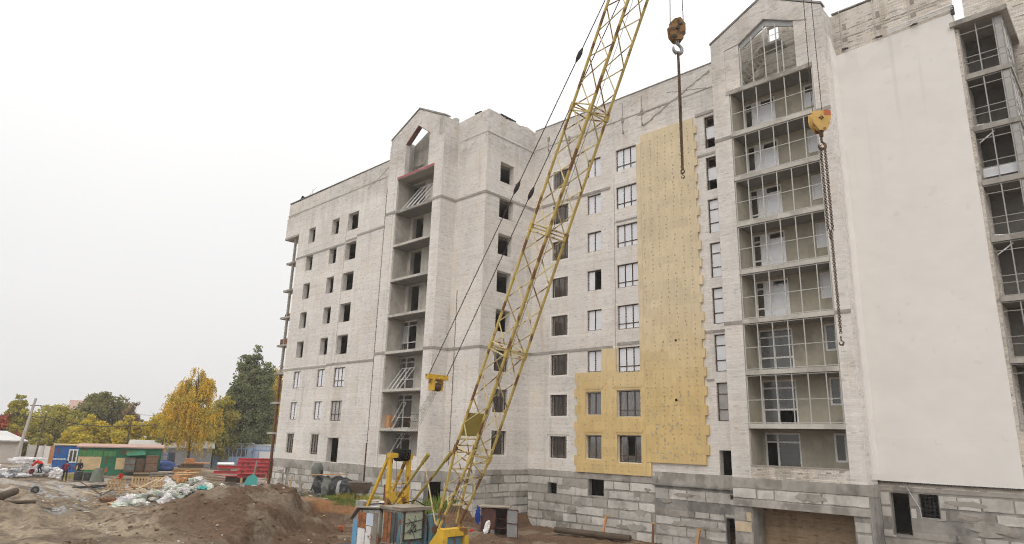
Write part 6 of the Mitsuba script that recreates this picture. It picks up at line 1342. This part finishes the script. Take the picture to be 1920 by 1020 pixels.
# tool cabinet and its clothes at the foot of the block
t = thing('tool_cabinet', 'dark maroon steel tool cabinet with its door open', 'cabinet'); M = loc(-30.9, 31.0, gz(-30.8, 31.2) - .05, facing(-30.9, 31.0) - .1)
m = MB(); m.box(-.85, -.8, 0, 1, 0, 1.75).box(.75, .8, 0, 1, 0, 1.75).box(-.8, .75, .95, 1, 0, 1.75).box(-.8, .75, 0, .95, 0, .06).box(-.8, .05, -.0, .04, .06, 1.7); obj('carcass', m.mesh(M), 'mat_maroon', t)
m = MB(); m.box(-1.0, .95, -.15, 1.1, 1.75, 1.82); obj('roof', m.mesh(M), 'mat_cab_roof', t); m = MB(); m.add(np.array([(.8, -.04, .1), (1.45, -.30, .1), (1.46, -.26, .1), (.81, 0, .1), (.8, -.04, 1.66), (1.45, -.30, 1.66), (1.46, -.26, 1.66), (.81, 0, 1.66)]), _BF); d = obj('door', m.mesh(M), 'mat_steel', t)
m = MB(); m.bar((.79, -.07, .88), (1.47, -.34, .88), .05).bar((1.47, -.32, .08), (1.47, -.32, 1.7), .05).bar((.79, -.06, 1.68), (1.47, -.32, 1.68), .05); obj('door_frame', m.mesh(M), 'mat_maroon', d)
for z in (.5, 1.05): m = MB(); m.box(.1, .7, .3, .9, z, z + .03); obj('shelf', m.mesh(M), 'mat_maroon', t)
zc = gz(-31, 30.6)
bag('jacket', 'blue work jacket hanging on the left side of the maroon cabinet', 'jacket', -31.62, 30.25, zc + 1.05, .20, .16, .62, 'mat_cloth_blue', 350, None); bag('sack', 'white sack leaning on the front of the maroon cabinet', 'sack', -31.0, 30.45, zc + .35, .2, .18, .42, 'mat_bag_bright', 351, None, 0, -.25)
bag('rag', 'red rag lying below the blue jacket', 'rag', -31.75, 30.0, zc + .12, .22, .2, .13, 'mat_cloth_red', 352, None); bag('bucket_lump', 'grey bucket lump right of the white sack', 'bucket', -30.75, 30.7, zc + .15, .13, .13, .16, 'mat_steel', 353, None)
m = MB(); m.tube((-30.5, 36.4, -.86), (-25.0, 37.1, -.86), .2, n=14); solo('dark_cylinder', m, 'mat_rusty_brown', 'long dark cylinder lying along the foot of the main wall', 'pipe', smooth=40)  # plain dark cylinder along the wall foot
for x, y, h, lb in ((-27.6, 38.2, 1.25, 'short orange timber prop against the blocks'), (-23.9, 38.0, 1.15, 'dark slanting timber prop at the block joint'), (-20.8, 38.1, 1.1, 'orange timber prop near the narrow cellar door')):
    t = thing('timber_prop', lb, 'prop'); m = MB(); m.bar((x + (.25 if 'slant' in lb else 0), y - .5, -1.1), (x, y, h - 1.1), .13); obj('post', m, 'mat_wood_orange' if 'orange' in lb else 'mat_rust', t); m = MB(); m.box(x - .25, x + .25, y - .08, y + .06, h - 1.1, h - 1.03); obj('head_plate', m, 'mat_wood', t)

for k in range(12):
    x = -61.5 + k * .8 + r.uniform(-.3, .3); y = 31.2 + r.uniform(-.8, .9); h = r.uniform(.7, 1.7); mt, cl = r.choice((('mat_drab_grey', 'grey'), ('mat_wood', 'brown'), ('mat_rusty_brown', 'rusty'), ('mat_concrete', 'pale grey')))
    m = MB(); m.bar((x, y, gz(x, y) - .1), (x + r.uniform(-.5, .5), y + r.uniform(-.2, .4), h), r.uniform(.06, .2), .05); solo('stick', m, mt, cl + ' offcut standing in the clutter, ' + ('first', 'second', 'third', 'fourth', 'fifth', 'sixth', 'seventh', 'eighth', 'ninth', 'tenth', 'eleventh', 'twelfth')[k] + ' from the balcony posts', 'offcut')

W = ('mat_wood', 'mat_wood_orange', 'mat_rusty_brown', 'mat_wood_pale', 'mat_rust')
N = ('brown', 'orange brown', 'dark brown', 'pale', 'rusty red')
for k in range(16):
    j = r.randrange(5); u = -3.4 + k * .30 + r.uniform(-.2, .2); p = np.array([-56.2, 18.6]) + np.array([.31, .95]) * u + np.array([-.95, .31]) * r.uniform(-1.6, .9); a = r.uniform(-.7, .9); L = r.uniform(.8, 2.0); z = .12 + L / 2 * abs(math.sin(a)) + r.uniform(0, .25)
    m = MB(); m.bar((-L / 2 * math.cos(a), r.uniform(-.3, .3), -L / 2 * math.sin(a)), (L / 2 * math.cos(a), r.uniform(-.3, .3), L / 2 * math.sin(a)), r.uniform(.1, .26), .05)
    solo('plank', m.mesh(loc(p[0], p[1], z, facing(*p))), W[j], '%s plank in the timber scrap by the standing pallets, %s' % (N[j], 'left part' if k < 6 else 'middle part' if k < 11 else 'right part'), 'plank', 'loose planks by the standing pallets')
for k, (x, y, w, d, h, mt, lb) in enumerate(((-74.5, 24.6, 1.4, .9, .7, 'mat_rusty_brown', 'dark brown crate between the work table and the barrels'), (-78.0, 27.6, 1.6, 1.0, .5, 'mat_tarp_grey', 'grey crate in front of the work table'), (-76.0, 29.8, 2.2, 1.0, .55, 'mat_wood', 'brown crate left of the dark red beams'), (-72.0, 28.0, 1.5, .9, .6, 'mat_wood_orange', 'orange brown crate in the middle of the yard'))):
    t = thing('crate', lb, 'crate'); A = loc(x, y, 0, facing(x, y) + .2 * k); m = MB(); m.box(-w/2, w/2, 0, d, .08, h); obj('body', m.mesh(A), mt, t)
    for z in (.12, h - .12): m = MB(); m.box(-w/2 - .01, w/2 + .01, -.03, -.002, z, z + .08); obj('batten', m.mesh(A), 'mat_wood', t)
# ---------------------------------------------------------------- thin damp air over the whole site
scene['haze_medium'] = {'type': 'homogeneous', 'albedo': {'type': 'rgb', 'value': [.95, .95, .95]}, 'sigma_t': .0006, 'phase': {'type': 'isotropic'}}
scene['haze'] = {'type': 'cube', 'to_world': T().translate([0, 100, 24.6]).scale([960, 1140, 27.6]), 'bsdf': {'type': 'null'}, 'interior': {'type': 'ref', 'id': 'haze_medium'}}
scene['camera']['medium'] = {'type': 'ref', 'id': 'haze_medium'}
labels['haze'] = {'kind': 'stuff', 'label': 'thin damp autumn haze over the building site', 'category': 'haze'}
